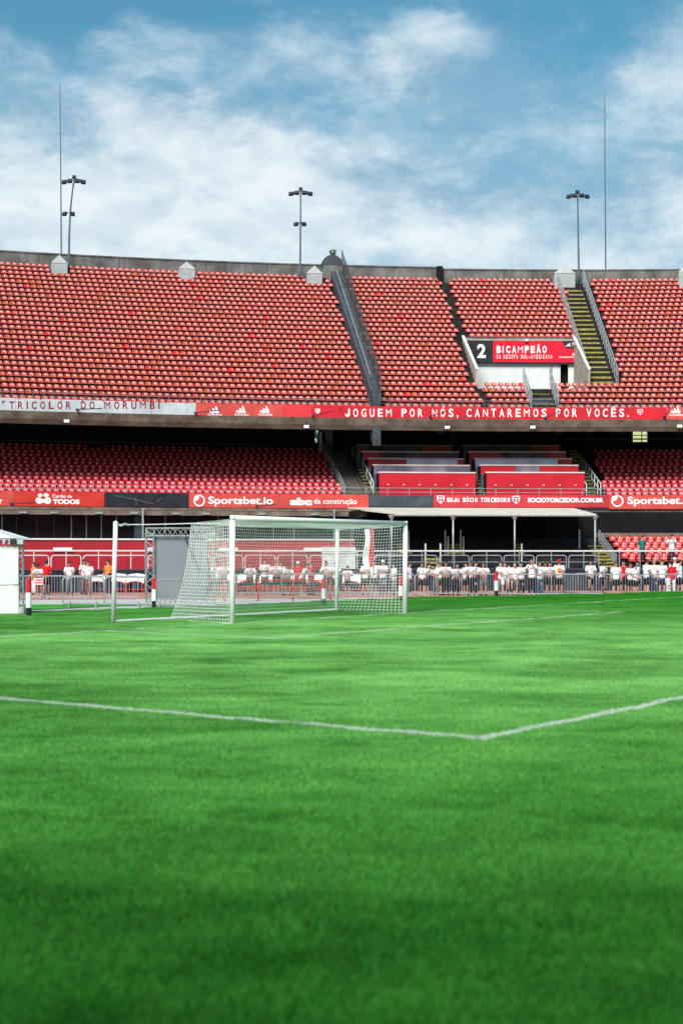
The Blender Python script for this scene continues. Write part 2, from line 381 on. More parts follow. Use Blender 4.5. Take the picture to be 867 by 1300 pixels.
def grass_mat(name, blade):
    m = bpy.data.materials.new(name); m.use_nodes = True; t = NT(m.node_tree); b = m.node_tree.nodes['Principled BSDF']
    pos = t.n('ShaderNodeNewGeometry').outputs['Position']
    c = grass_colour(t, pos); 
    if blade:
        a = t.n('ShaderNodeAttribute', attribute_name='tint'); c = t.mix(1.0, c, a.outputs['Color'], 'MULTIPLY')
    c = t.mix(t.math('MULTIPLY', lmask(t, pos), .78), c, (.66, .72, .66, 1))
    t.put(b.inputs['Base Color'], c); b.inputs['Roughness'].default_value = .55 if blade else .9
    b.inputs['Specular IOR Level'].default_value = .12 if blade else .05
    if blade:
        tr = t.n('ShaderNodeBsdfTranslucent'); t.put(tr.inputs[0], c); mx = t.n('ShaderNodeMixShader'); mx.inputs[0].default_value = .3
        m.node_tree.links.new(b.outputs[0], mx.inputs[1]); m.node_tree.links.new(tr.outputs[0], mx.inputs[2])
        m.node_tree.links.new(mx.outputs[0], m.node_tree.nodes['Material Output'].inputs[0])
    return m
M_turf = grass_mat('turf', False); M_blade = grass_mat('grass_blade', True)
pl = [(-60, -40)] + [(e.x, e.y) for e in edge] + [(90, -40)]
mb = MB(); n = len(pl); mb.add([(x, y, 0) for x, y in pl]+[(x, y, -.7) for x, y in pl], [tuple(range(n))]+[(i, (i+1) % n, n+(i+1) % n, n+i) for i in range(n)])
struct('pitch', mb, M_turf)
# painted lines: thin sheets lying in the sward
def line_sheet(a, b, w=.125):
    a, b = Vector(a), Vector(b); d = (b-a).normalized(); q = Vector((-d.y, d.x, 0))*w/2
    k = max(1, int((b-a).length/1.5)); mb = MB(); vs = []
    for i in range(k+1):
        p = a+(b-a)*i/k; e = 1+.12*random.uniform(-1, 1); vs += [p-q*e, p+q*e]
    mb.add([(v.x, v.y, .012) for v in vs], [(2*i, 2*i+2, 2*i+3, 2*i+1) for i in range(k)])
    return struct('pitch_line', mb, M_paint)
M_paint = mat('line_paint', (.70, .73, .70), .9, .12, 6, .1)
for kind, c, a, b in LINES:
    a, b = max(a, -24), min(b, 32)
    line_sheet(gl(a, c) if kind == 'n' else gl(c, a), gl(b, c) if kind == 'n' else gl(c, b))
# surround: strips between surveyed edges, following the fall of the ground
def strip(name, m, inner, outer, lift):
    k = 40; mb = MB(); vs = []; J = 6
    def samp(pts, u):
        x = u*(len(pts)-1); i = min(int(x), len(pts)-2); return pts[i].lerp(pts[i+1], x-i)
    for i in range(k+1):
        a, b = samp(inner, i/k), samp(outer, i/k)
        for j in range(J+1):
            p = a.lerp(b, j/J); vs.append((p.x, p.y, gz(p.x, p.y)+lift))
    mb.add(vs, [(i*(J+1)+j, (i+1)*(J+1)+j, (i+1)*(J+1)+j+1, i*(J+1)+j+1) for i in range(k) for j in range(J)])
    return struct(name, mb, m)
def curve_pts(lst): return [ground(*p) for p in lst]
arcR = lambda R, a, b, k=20: [P(R, th(a, R)+(th(b, R)-th(a, R))*i/k, 0) for i in range(k+1)]
strip('concrete_apron', M_kerb, curve_pts([(-120, 785), (0, 781), (130, 776), (260, 772), (400, 767), (530, 761), (640, 759), (760, 756), (880, 753), (980, 751)]), arcR(114.5, -140, 1000), .0)
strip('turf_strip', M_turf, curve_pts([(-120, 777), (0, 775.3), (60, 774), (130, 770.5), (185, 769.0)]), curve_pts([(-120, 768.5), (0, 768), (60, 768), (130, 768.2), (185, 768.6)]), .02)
strip('running_track', M_track, curve_pts([(-120, 763.5), (0, 762.5), (130, 761.5), (260, 760.5), (400, 760), (530, 758.5), (640, 757.5), (760, 755.5), (880, 753), (980, 751)]), arcR(111.5, -140, 1000), .03)

# grass: one tile of bent blades repeated over the pitch with its own turn and size
def blade_tile(size, nb, seed):
    r = np.random.default_rng(seed); x = r.uniform(-size/2, size/2, nb); y = r.uniform(-size/2, size/2, nb)
    h = r.uniform(.024, .050, nb)*(1+.25*np.sin(x*3)*np.cos(y*4)); a = r.uniform(0, 2*PI, nb); w = r.uniform(.0022, .004, nb); ln = r.uniform(.2, 1.0, nb)*h; b = r.uniform(0, 2*PI, nb)
    ca, sa = np.cos(a)*w, np.sin(a)*w; lx, ly = np.cos(b)*ln, np.sin(b)*ln; z = np.zeros(nb)
    V = np.stack([np.stack([x-ca, y-sa, z], 1), np.stack([x+ca, y+sa, z], 1), np.stack([x+ca*.8+lx*.35, y+sa*.8+ly*.35, h*.6], 1),
                  np.stack([x-ca*.8+lx*.35, y-sa*.8+ly*.35, h*.6], 1), np.stack([x+lx, y+ly, h], 1)], 1).reshape(-1, 3)
    i = np.arange(nb)*5; loops = np.stack([i, i+1, i+2, i+3, i+3, i+2, i+4], 1).reshape(-1)
    me = bpy.data.meshes.new('grass'); me.vertices.add(nb*5); me.vertices.foreach_set('co', V.ravel())
    me.loops.add(nb*7); me.loops.foreach_set('vertex_index', loops.astype(np.int32))
    me.polygons.add(nb*2); st = np.stack([np.arange(nb)*7, np.arange(nb)*7+4], 1).ravel(); me.polygons.foreach_set('loop_start', st.astype(np.int32))
    me.update(calc_edges=True)
    at_ = me.attributes.new('tint', 'FLOAT_COLOR', 'POINT'); q = r.uniform(.75, 1.25, nb); q2 = q*r.uniform(.8, 1.5, nb)
    cc = np.stack([q2, q, q*.9, np.ones(nb)], 1).repeat(5, 0); at_.data.foreach_set('color', cc.ravel().astype(np.float32))
    me.materials.append(M_blade); return me
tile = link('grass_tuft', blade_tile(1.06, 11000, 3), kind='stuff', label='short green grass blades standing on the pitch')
pts = []
ex = [e.x for e in edge]; ey = [e.y for e in edge]
for iy in range(3, 72):
    for ix in range(-30, 42):
        x, y = ix+.5, iy+.5
        if abs(x) > .235*y*1.12+2.2: continue
        if y > np.interp(x, ex, ey)-.6: continue
        pts.append((x, y, 0))
tile.location = pts[0]; pts0 = pts[1:]
gm = bpy.data.meshes.new('grass'); gm.from_pydata([tuple(Vector(p)) for p in pts0], [], [])
grass = link('grass', gm, kind='stuff')
ng = bpy.data.node_groups.new('grass_spread', 'GeometryNodeTree')
ng.interface.new_socket('Geometry', in_out='INPUT', socket_type='NodeSocketGeometry'); ng.interface.new_socket('Geometry', in_out='OUTPUT', socket_type='NodeSocketGeometry')
gi = ng.nodes.new('NodeGroupInput'); go = ng.nodes.new('NodeGroupOutput'); ip = ng.nodes.new('GeometryNodeInstanceOnPoints'); oi = ng.nodes.new('GeometryNodeObjectInfo')
oi.inputs[0].default_value = tile; oi.inputs[1].default_value = True; oi.transform_space = 'ORIGINAL'
rv = ng.nodes.new('FunctionNodeRandomValue'); rv.data_type = 'INT'; rv.inputs[4].default_value = 0; rv.inputs[5].default_value = 3
mm = ng.nodes.new('ShaderNodeMath'); mm.operation = 'MULTIPLY'; mm.inputs[1].default_value = PI/2; cx_ = ng.nodes.new('ShaderNodeCombineXYZ')
ng.links.new(rv.outputs[2], mm.inputs[0]); ng.links.new(mm.outputs[0], cx_.inputs[2]); ng.links.new(cx_.outputs[0], ip.inputs['Rotation'])
ng.links.new(gi.outputs[0], ip.inputs['Points']); ng.links.new(oi.outputs['Geometry'], ip.inputs['Instance']); ng.links.new(ip.outputs[0], go.inputs[0])
mo = grass.modifiers.new('spread', 'NODES'); mo.node_group = ng

# ================================================================== UPPER STAND
TA, TB = th(-110, R_RIM), th(980, R_RIM)
ROWS, TREAD, RISE, Z0, RR0 = 28, .62, .407, 10.58, 119.6
def row_r(i): return RR0+i*TREAD
def row_z(i): return Z0+i*RISE
VOM = (5, 14)                                            # rows interrupted by the entrance
vt0, vt1 = th(606, 122.7), th(746, 122.7)                # its bearings
up = thing('upper_stand', 'steep curved upper tier of dark concrete terracing under the red seats and grey rear wall', 'stand', P(R_RIM, 0, 0))
def terrace(t0, t1, i0, i1, m=M_terr):
    mb = MB(); vs = []; fs = []; n = max(1, int((t1-t0)*125/1.5)); prof = []
    for i in range(i0, i1): prof += [(row_r(i), row_z(i)-RISE if i > i0 else row_z(i)-.9), (row_r(i), row_z(i)), (row_r(i+1), row_z(i))]
    k = len(prof)
    for a in range(n+1):
        t = t0+(t1-t0)*a/n; vs += [P(r, t, z) for r, z in prof]
        if a: fs += [((a-1)*k+j, a*k+j, a*k+j+1, (a-1)*k+j+1) for j in range(k-1)]
    return mb.add(vs, fs)
mb = terrace(TA, vt0, 0, ROWS); o = terrace(vt1, TB, 0, ROWS); mb.add(o.v, o.f); o = terrace(vt0, vt1, 0, VOM[0]); mb.add(o.v, o.f); o = terrace(vt0, vt1, VOM[1], ROWS); mb.add(o.v, o.f)
part('terrace', mb, M_terr, up)
# rear wall, cast in bays with open joints
tw0, tw1 = th(-110, R_BACK), th(980, R_BACK); joints = [-110, -40, 60, 160, 262, 365, 417, 433, 554]
jb = [-110, 50, 152, 262, 372, 416]; 
def wall_bay(a, b, ztop): mb = MB(); mb.arc(R_BACK, R_BACK+.5, th(a, R_BACK)+.00012, th(b, R_BACK)-.00012, row_z(27)-1.5, ztop); part('wall_bay', mb, M_conc, up); mb = MB(); mb.arc(R_BACK-.06, R_BACK+.56, th(a, R_BACK)+.0001, th(b, R_BACK)-.0001, ztop, ztop+.09); part('coping', mb, M_conc, up)
zl = 22.75; bays = [-110, -30, 50, 152, 262, 372, 434, 554]
for a, b in zip(bays, bays[1:]): wall_bay(a, b, zl)
bays = [562, 640, 745, 850, 980]
for a, b in zip(bays, bays[1:]): wall_bay(a, b, zl-.12)
mb = MB(); mb.arc(R_BACK-.25, R_BACK+.45, th(554.3, R_BACK), th(561.5, R_BACK), row_z(27)-1.5, zl+.1); part('joint_pier', mb, M_black, up)
# rim beam and soffit
mb = MB(); mb.prism([(R_RIM-.12, 9.98), (R_RIM+.5, 9.98), (R_RIM+.5, 9.28), (R_RIM+.25, 9.28), (R_RIM+.05, 9.55)], TA, TB); part('rim_beam', mb, M_beam, up)
mb = MB(); mb.prism([(R_RIM+.06, 10.62), (R_RIM+.62, 10.62), (R_RIM+.62, 9.98), (R_RIM+.06, 9.98)], TA, TB); part('rim_parapet', mb, M_beam, up)
mb = MB(); mb.prism([(R_RIM+.5, 9.6), (R_RIM+.5, 9.45), (132, 12.2), (132, 12.5)], TA, TB); part('soffit', mb, M_dark, up)
for i in range(14):                                      # ribs under the terracing
    t = TA+(TB-TA)*(i+.5)/14; mb = MB(); a, b, c, d = P(R_RIM+.7, t, 9.15), P(131.5, t, 11.7), P(131.5, t, 12.2), P(R_RIM+.7, t, 9.5)
    q = Vector((math.cos(t), -math.sin(t), 0))*.18
    mb.add([a-q, b-q, c-q, d-q, a+q, b+q, c+q, d+q], [(0, 1, 2, 3), (7, 6, 5, 4), (0, 4, 5, 1), (1, 5, 6, 2), (2, 6, 7, 3), (3, 7, 4, 0)]); part('rib', mb, M_dark, up)

# ------------------------------------------------------------------ seats
def seat_template():
    prof = [(-.195, .170, .180), (-.215, .238, .188), (.085, .232, .186), (.122, .305, .183), (.142, .348, .176), (.160, .395, .166), (.172, .440, .150), (.180, .456, .105)]
    us = [-1, -.40, -.20, .20, .40, 1]; V = []; Fc = []; K = len(us)
    for j, (y, z, w) in enumerate(prof):
        for u in us:
            k = 1-u*u; back = j >= 2
            V.append((u*w, y+(.035*k if back else 0), z-(.022*k if 0 < j < 3 else 0)+(.008*k if j == 7 else 0)))
    for j in range(len(prof)-1):
        for i in range(K-1): Fc.append((j*K+i, j*K+i+1, (j+1)*K+i+1, (j+1)*K+i))
    o = len(V)                                           # bracket
    V += [(-.03, .02, 0), (.03, .02, 0), (.03, .10, 0), (-.03, .10, 0), (-.03, .0, .22), (.03, .0, .22), (.03, .1, .22), (-.03, .1, .22)]
    Fc += [(o, o+1, o+5, o+4), (o+1, o+2, o+6, o+5), (o+2, o+3, o+7, o+6), (o+3, o, o+4, o+7)]
    return np.array(V), Fc
SV, SF = seat_template()
def seat_mesh(name, places, tints, fade=1.):  # fade: strength of the print spot and painted highlight
    """places: (x, y, z, bearing)"""
    n = len(places); pl = np.array(places); c, s = np.cos(pl[:, 3]), np.sin(pl[:, 3]); k = len(SV)
    X = SV[None, :, 0]*c[:, None]+SV[None, :, 1]*s[:, None]+pl[:, 0:1]; Y = -SV[None, :, 0]*s[:, None]+SV[None, :, 1]*c[:, None]+pl[:, 1:2]; Z = SV[None, :, 2]+pl[:, 2:3]
    V = np.stack([X, Y, Z], 2).reshape(-1, 3); fa = np.array(SF)
    L = (fa[None]+(np.arange(n)*k)[:, None, None]).reshape(-1); nf = len(SF)*n
    me = bpy.data.meshes.new(name); me.vertices.add(len(V)); me.vertices.foreach_set('co', V.ravel()); me.loops.add(len(L)); me.loops.foreach_set('vertex_index', L.astype(np.int32))
    me.polygons.add(nf); me.polygons.foreach_set('loop_start', (np.arange(nf)*4).astype(np.int32)); me.update(calc_edges=True); me.polygons.foreach_set('use_smooth', [True]*nf)
    A = me.attributes.new('tint', 'FLOAT_COLOR', 'POINT'); q = np.repeat(np.array(tints), k, 0).reshape(n, k, 4); tg = np.array(tints); faded = ~((tg[:, 0] > .655) | ((tg[:, 1] > .070) & (tg[:, 1] < .08)))  # faded: seats that take the print spot and painted highlight
    for j, w in ((26, .75), (27, .75), (32, .9), (33, .9), (38, .2), (39, .2), (6, .12), (7, .12), (8, .12), (9, .12), (10, .12), (11, .12)): q[faded, j, :3] += (np.array([.88, .72, .66])-q[faded, j, :3])*w*fade  # pale print spot doubling as painted highlight; front lip lightened as if lit
    A.data.foreach_set('color', q.reshape(-1, 4).ravel().astype(np.float32)); me.materials.append(M_seat); return me
TINTS = {'upper': [(.46, .040, .027, 1), (.45, .050, .034, 1), (.47, .071, .033, 1), (.658, .018, .016, 1), (.41, .026, .030, 1)],
         'middle': [(.60, .008, .034, 1), (.55, .010, .036, 1), (.64, .012, .03, 1), (.50, .008, .03, 1), (.60, .016, .045, 1)],
         'lower': [(.50, .022, .020, 1), (.52, .032, .020, 1), (.47, .018, .020, 1), (.54, .042, .022, 1), (.5, .022, .02, 1)]}
WT = [.51, .31, .13, .015, .035]
def lerp_line(y, a, b): return a[0]+(b[0]-a[0])*(y-a[1])/(b[1]-a[1])
def upper_free(v, i, t):
    x, y = px_of(v)
    if lerp_line(y, (413, 345), (470, 512)) < x < lerp_line(y, (437, 345), (486, 512)): return False
    if lerp_line(y, (553, 345), (608.5, 512)) < x < lerp_line(y, (563.5, 345), (617.5, 512)): return False
    if i >= VOM[0] and lerp_line(y, (711.5, 350), (746, 485)) < x < lerp_line(y, (747, 350), (789, 485)): return False
    if i < VOM[0] and lerp_line(y, (661, 485), (673, 515)) < x < lerp_line(y, (699.5, 485), (707, 515)): return False
    if VOM[0] <= i < VOM[1] and vt0-.004 < t < vt1+.002: return False
    if i >= 26 and any(abs(x-h) < w for h, w in ((76, 11), (237, 11), (399, 11), (716, 15), (868, 9))): return False
    return True
seats = []                                               # (block, x, y, z, bearing)
SP = .432
for i in range(ROWS):
    r = row_r(i)+.38; st = (i % 2)*.5; k0 = int(TA*r/SP); k1 = int(TB*r/SP)
    for k in range(k0, k1):
        t = (k+st)*SP/r; v = P(r, t, row_z(i))
        if upper_free(v, i, t): seats.append(('upper', i, v.x, v.y, v.z, t))
# middle tier
R_MID, MT, MRISE, MZ0, MROWS = 118.6, .85, .280, 5.11, 13
mid_l = (th(-110, 120), th(432, 119.6)); mid_r = (th(762, 119.6), th(980, 120))
def mid_r_(i): return R_MID+.45+i*MT
for i in range(MROWS):
    r = mid_r_(i)+.6; k0 = int(TA*r/.445)-10; k1 = int(TB*r/.445)+10
    for k in range(k0, k1):
        t = (k+(i % 2)*.25)*.445/r; v = P(r, t, MZ0+i*MRISE); x, y = px_of(v)
        if (mid_l[0] < t and x < lerp_line(y, (408, 565), (433, 625))) or (x > lerp_line(y, (752, 575), (765, 625)) and t < mid_r[1]): seats.append(('middle', i, v.x, v.y, v.z, t))
# lower right block
R_LOW, LT, LRISE, LZ0, LROWS = 112.2, .62, .172, 1.10, 9
for i in range(LROWS):
    r = R_LOW+.3+i*LT
    for k in range(-200, 200):
        t = (k+(i % 2)*.35)*.46/r; v = P(r, t, LZ0+i*LRISE); x, y = px_of(v)
        if x > lerp_line(y, (771, 683), (790, 713)) and t < th(980, 113): seats.append(('lower', i, v.x, v.y, v.z, t))
def seat_tint(b): return TINTS[b][RNG.choice(5, p=WT)]
def in_view(s): x, y = px_of(s[2:5]); return 2 < x < 865
near = sorted([s for s in seats if in_view(s) and not (s[0] == 'lower' and s[1] == 0 and False)], key=lambda s: s[3])
# the largest in the picture: nearest first, the row behind the rim rail left out where people hide it
solo = near[:296]; solo_set = set(id(s) for s in solo)
for blk in ('upper', 'middle', 'lower'):
    rest = [s for s in seats if s[0] == blk and id(s) not in solo_set]
    if not rest: continue
    tn = [seat_tint(blk) for s in rest]
    o = link('seat_rows', seat_mesh('seat_rows', [s[2:6] for s in rest], tn, {'upper': .75, 'middle': 1., 'lower': .7}[blk]), kind='stuff')
    o['label'] = {'upper': 'rows of faded red plastic seats climbing the upper tier', 'middle': 'rows of crimson seats receding into the shade of the middle tier', 'lower': 'further red seats at the back of the low block by the yellow stairs'}[blk]
variants = {b: [seat_mesh('stadium_seat', [(0, 0, 0, 0)], [c], {'upper': .75, 'middle': 1., 'lower': .7}[b]) for c in TINTS[b]] for b in TINTS}
ORD = ['lowest', 'second', 'third', 'fourth', 'fifth', 'sixth', 'seventh', 'eighth', 'ninth', 'tenth', 'top', 'top', 'top']
def seat_label(s):
    x = px_of(s[2:5])[0]
    if s[0] == 'lower': return 'red seat in the %s row of the low block, %s' % (ORD[s[1]], 'near its railing' if x < 812 else 'towards the right edge')
    if s[0] == 'middle':
        w = 'letter r banner' if x < 19 else 'couple emblem banner' if x < 133 else 'black banner' if x < 240 else 'first sponsor name' if x < 357 else 'second sponsor name' if x < 470 else 'far right banner'
        return 'crimson seat in the %s row of the middle tier, above the %s' % (ORD[s[1]], w)
    w = 'grey nickname banner' if x < 249 else 'emblem banner' if x < 360 else 'plain red banner' if x < 396 else 'motto banner' if x < 845 else 'right emblem banner'
    return 'faded red seat in the %s row of the upper tier, above the %s' % (ORD[min(s[1], 12)], w)
SGRP = {'upper': 'front seats of the upper tier', 'middle': 'front seats of the middle tier', 'lower': 'seats of the low right block'}
for s in solo:
    o = link('stadium_seat', variants[s[0]][RNG.choice(5, p=WT)], None, s[2:5], -s[5], label=seat_label(s), category='seat', group=SGRP[s[0]])

# ------------------------------------------------------------------ yellow stairs of the upper tier
def stairs(label, pxa, pxb, r0, r1, z0, n, pm, splay=None, m=M_yel, w_dark=M_dark):
    """steps between two bearings; each step a dark block with a yellow nosing"""
    ta, tb = th(pxa, pm), th(pxb, pm); st = thing('stairway', label, 'stairs', P(r0, (ta+tb)/2, z0))
    dz, dr = (splay[1]-splay[0])/n if splay else RISE/2, (r1-r0)/n
    for i in range(n):
        r = r0+dr*i; z = z0+dz*i
        mb = MB(); mb.arc(r, r+dr+.02, ta, tb, z-.12, z+dz, 2); p = part('step', mb, w_dark, st)
        mb = MB(); mb.arc(r-.012, r+.10, ta+.0003, tb-.0003, z+dz-.085-.03*random.random(), z+dz+.008, 2); sub('nosing', mb, m, p, st)
    return st
stairs('long flight of worn yellow edged steps running up beside the red champions sign', 751, 781, row_r(5), row_r(27), row_z(4), 44, 122.7, (row_z(4), row_z(26)))
stairs('short flight of yellow edged steps below the white entrance wall of the upper tier', 671, 701.5, row_r(0)+.1, row_r(5), row_z(0)-.1, 10, 121, (row_z(0)-.1, row_z(4)))
def hand_rail(label, t, r0, r1, z0, z1, hgt=.95, n=12, m=M_galv):
    """sloping railing along a flight: top rail, mid rail and posts"""
    h = thing('handrail', label, 'railing', P(r0, t, z0)); mb = MB()
    mb.tube([P(r0, t, z0+hgt), P(r1, t, z1+hgt)], .035, 6); part('top_rail', mb, m, h)
    mb = MB(); mb.tube([P(r0, t, z0+hgt*.5), P(r1, t, z1+hgt*.5)], .028, 6); part('mid_rail', mb, m, h)
    for i in range(n):
        f = i/(n-1); mb = MB(); a = P(r0+(r1-r0)*f, t, z0+(z1-z0)*f); mb.tube([a-Vector((0, 0, .25)), a+Vector((0, 0, hgt))], .034, 6); part('post', mb, m, h)
    return h
hand_rail('grey railing on the left side of the long yellow stairs', th(749, 122.7), row_r(8), row_r(27), row_z(8), row_z(27), .85, 20)
hand_rail('grey railing on the right side of the long yellow stairs', th(784, 122.7), row_r(5), row_r(27), row_z(5), row_z(27), .95, 24)
hand_rail('grey railing on the left side of the short yellow stairs', th(670, 121), row_r(0), row_r(5), row_z(0), row_z(5), 1.0, 7)
hand_rail('grey railing on the right side of the short yellow stairs', th(703.5, 121), row_r(0), row_r(5), row_z(0), row_z(5), 1.0, 7)
# gate at the foot of the short stairs
g = thing('gate', 'low dark barred gate at the foot of the short yellow stairs', 'gate', P(R_RIM+.3, th(687, 119), row_z(0)))
for z in (.15, .45, .72): mb = MB(); mb.arctube(R_RIM+.3, th(675, 119), th(703, 119), row_z(0)+z, .035); part('bar', mb, M_mast, g)
# ------------------------------------------------------------------ entrance of the upper tier with the sign
vm = thing('entrance_recess', 'white walled entrance cut into the upper tier below the red champions sign', 'entrance', P(122.7, (vt0+vt1)/2, row_z(4)))
rb = row_r(VOM[1])-.15; zf = row_z(4)
mb = MB(); mb.arc(rb, rb+.15, vt0, th(711, rb), zf, 14.52); mb.arc(rb, rb+.15, th(721, rb), vt1, zf, 14.52); part('back_wall', mb, M_offwhite, vm)
mb = MB(); mb.arc(rb-.03, rb, th(699.4, rb), th(700.4, rb), zf, 14.5, 1); part('door_joint', mb, M_slate, vm)
mb = MB(); mb.arc(rb+.5, rb+.6, th(708, rb), th(724, rb), zf, 16.0); part('dark_doorway', mb, M_black, vm)
mb = MB(); mb.arc(rb, rb+.15, vt0, vt1, 15.9, row_z(VOM[1])+.1); part('lintel', mb, M_conc, vm)
mb = MB(); mb.arc(122.6, rb+.6, vt0, vt1, zf-.1, zf); part('floor_slab', mb, M_dark, vm)
def side_wall(t0, t1, m, name):
    mb = MB(); pr = [(122.6, zf-.6), (122.6, zf+1.32), (122.75, zf+1.36), (rb+.2, row_z(VOM[1])+.15), (rb+.2, zf-.6)]
    mb.prism(pr, t0, t1, 1); w = part(name, mb, m, vm); mb = MB()
    mb.prism([(122.55, zf+1.30), (122.55, zf+1.37), (rb+.2, row_z(VOM[1])+.23), (rb+.2, row_z(VOM[1])+.153), (122.75, zf+1.363)], t0-.0002, t1+.0002, 1); sub('coping', mb, M_offwhite, w, vm)
M_side = mat('beige_plaster', (.42, .38, .32), .85, .2, 1.5, .2, streak=.35)
side_wall(vt0-.0010, vt0, M_side, 'side_wall'); side_wall(vt1, vt1+.0010, M_side, 'side_wall')
sg = thing('sign_board', 'red and black champions sign with white 2 above the upper tier entrance', 'sign', P(rb-.2, (vt0+vt1)/2, 14.5))
Rs = rb-.22; zs0, zs1 = zz_at(665, 459.8, Rs), zz_at(665, 432.6, Rs)
a_, b_ = th(596, Rs), th(735.5, Rs); k_ = th(625.5, Rs)
mb = MB(); mb.arc(Rs, Rs+.1, k_, b_, zs0, zs1); part('red_panel', mb, mat('sign_red', (.80, .004, .03), .4, .05, 1, .4), sg)
mb = MB(); mb.arc(Rs, Rs+.1, vt0+.0002, k_-.0001, zs0, zs1); part('black_panel', mb, M_blackb, sg)
mb = MB(); mb.arc(Rs+.02, Rs+.12, vt0+.0002, b_, zs0-.16, zs0-.003); part('lower_trim', mb, M_blackb, sg)
mb = MB(); mb.arc(Rs-.02, Rs+.15, vt0, b_+.0004, zs1+.003, zs1+.10); part('upper_trim', mb, M_side, sg)
Rl = Rs-.012
write(sg, '2', 605.5, 616.5, 437, 454.5, Rl, None, .035)
spaced(sg, 'BICAMPEÃO', 630, 693, 439, 448.2, Rl, None, .05, .74); spaced(sg, 'DA RECOPA SUL-AMERICANA', 630, 700.5, 450, 455.3, Rl, M_pinkink, .04, .72)
mb = MB(); poly(mb, [(0, 1), (1, 1), (1, 0), (.22, 0)], 713, 735, 433, 442.5, Rl); bl = part('corner_patch', mb, M_blackb, sg)
mb = MB()
for a, h in ((0, .35), (.33, .7), (.62, 1.0)): poly(mb, [(a, 0), (a+.3, 0), (a+.3-.05, h*.9), (a+.08, h)], 717.5, 724, 435.2, 439.8, Rl-.012)
poly(mb, [(0, 0), (1, 0), (1, 1), (0, 1)], 725.4, 725.9, 434.5, 440.5, Rl-.012); poly(mb, SHIELD, 727.3, 732.5, 434.5, 439.8, Rl-.012); sub('emblem', mb, M_ink, bl, sg)
mb = MB(); x = 709.5
for w in (1.6, 1.5, .8, 1.4, 1.5, 1.4, 1.5, 1.6, 1.2, 1.5):                      # a line of print too small to read
    poly(mb, [(0, 0), (1, 0), (1, 1), (0, 1)], x, x+w, 452.6, 454.3, Rl); x += w+.45
poly(mb, [(.1, 1), (.9, 1), (.75, .55), (.58, .4), (.58, .12), (.9, .1), (.9, 0), (.1, 0), (.1, .1), (.42, .12), (.42, .4), (.25, .55)], 729.5, 733.5, 443.5, 455, Rl)
poly(mb, [(0, .3), (.3, 1), (.8, .9), (1, .4), (.7, 0), (.2, .0)], 725.6, 729.6, 448.2, 451.4, Rl); part('small_print', mb, M_pinkink, sg)
lp = thing('spot_lamp', 'tiny white lamp on the top edge of the red champions sign', 'lamp', P(Rs-.1, th(667.5, Rs), zs1)); mb = MB(); mb.box(P(Rs-.12, th(667.5, Rs), zs1+.02), (.22, .22, .14)); part('housing', mb, M_offwhite, lp)
# ------------------------------------------------------------------ sloping divider with net, dome and shrub
dv = thing('dividing_wall', 'thick grey sloping wall that splits the upper tier, with rail, net and dome', 'wall', P(R_RIM, th(478, R_RIM), row_z(0)))
d0, d1 = th(473.5, R_RIM), th(483.5, R_RIM); e0, e1 = th(419.5, R_BACK), th(433.5, R_BACK)
M_div = mat('dark_grey_render', (.055, .062, .072), .75, .3, 1.2, .25, streak=.4)
def slab_at(r, f): return d0+(e0-d0)*f, d1+(e1-d1)*f
n = 18; vs = []; fs = []
for i in range(n+1):
    f = i/n; r = R_RIM+.1+(R_BACK-R_RIM-.4)*f; z = row_z(0)+(row_z(27)-row_z(0))*f+.75; a, b = slab_at(r, f)
    vs += [P(r, a, z-3), P(r, b, z-3), P(r, b, z), P(r, a, z)]
    if i: fs += [((i-1)*4+k, i*4+k, i*4+(k+1) % 4, (i-1)*4+(k+1) % 4) for k in range(4)]
fs += [(0, 1, 2, 3), (n*4+3, n*4+2, n*4+1, n*4)]
mb = MB().add(vs, fs); part('sloping_wall', mb, M_div, dv)
def along(f, u, dz): r = R_RIM+.1+(R_BACK-R_RIM-.4)*f; a, b = slab_at(r, f); return P(r, a+(b-a)*u, row_z(0)+(row_z(27)-row_z(0))*f+.75+dz)
mb = MB(); mb.tube([along(i/20*.97+.03, .06, .03) for i in range(21)], .04, 5); part('edge_strip', mb, M_mast, dv)
mb = MB(); mb.tube([along(.14+.86*i/20, .52, .07) for i in range(21)], .035, 5); part('rail', mb, M_galv, dv)
mb = MB(); H = 1.55                                      # net on posts down its right side
for j in range(7): mb.tube([along(i/40, 1.0, H*j/6) for i in range(41)], .014, 3)
for i in range(90):
    f = i/89; mb.tube([along(f, 1.0, 0), along(f, 1.0, H)], .012, 3)
part('netting', mb, M_netd, dv)
for i in range(10): mb = MB(); mb.tube([along(i/9, 1.0, -.3), along(i/9, 1.0, H)], .03, 5); part('net_post', mb, M_mast, dv)
dc = P(R_BACK+.2, th(421.5, R_BACK), 22.70)
mb = MB(); n = 16; t_ = th(421.5, R_BACK); ux = Vector((math.cos(t_), -math.sin(t_), 0)); uy = Vector((math.sin(t_), math.cos(t_), 0)); vs = []; fs = []
for s_ in (-.5, .5):
    vs += [dc+uy*s_]; vs += [dc+uy*s_+ux*.80*math.cos(PI*i/n)+Vector((0, 0, .80*math.sin(PI*i/n))) for i in range(n+1)]
k = n+2; fs = [(0,)+tuple(range(1, k)), (k,)+tuple(range(2*k-1, k, -1))]+[(i, i+1, k+i+1, k+i) for i in range(1, k-1)]
part('dome_cap', MB().add(vs, fs), M_slate, dv)
mb = MB(); mb.box(dc+Vector((0, 0, -.75))-uy*.3, (1.45, .5, 1.5), -t_); part('dome_base', mb, M_conc, dv)
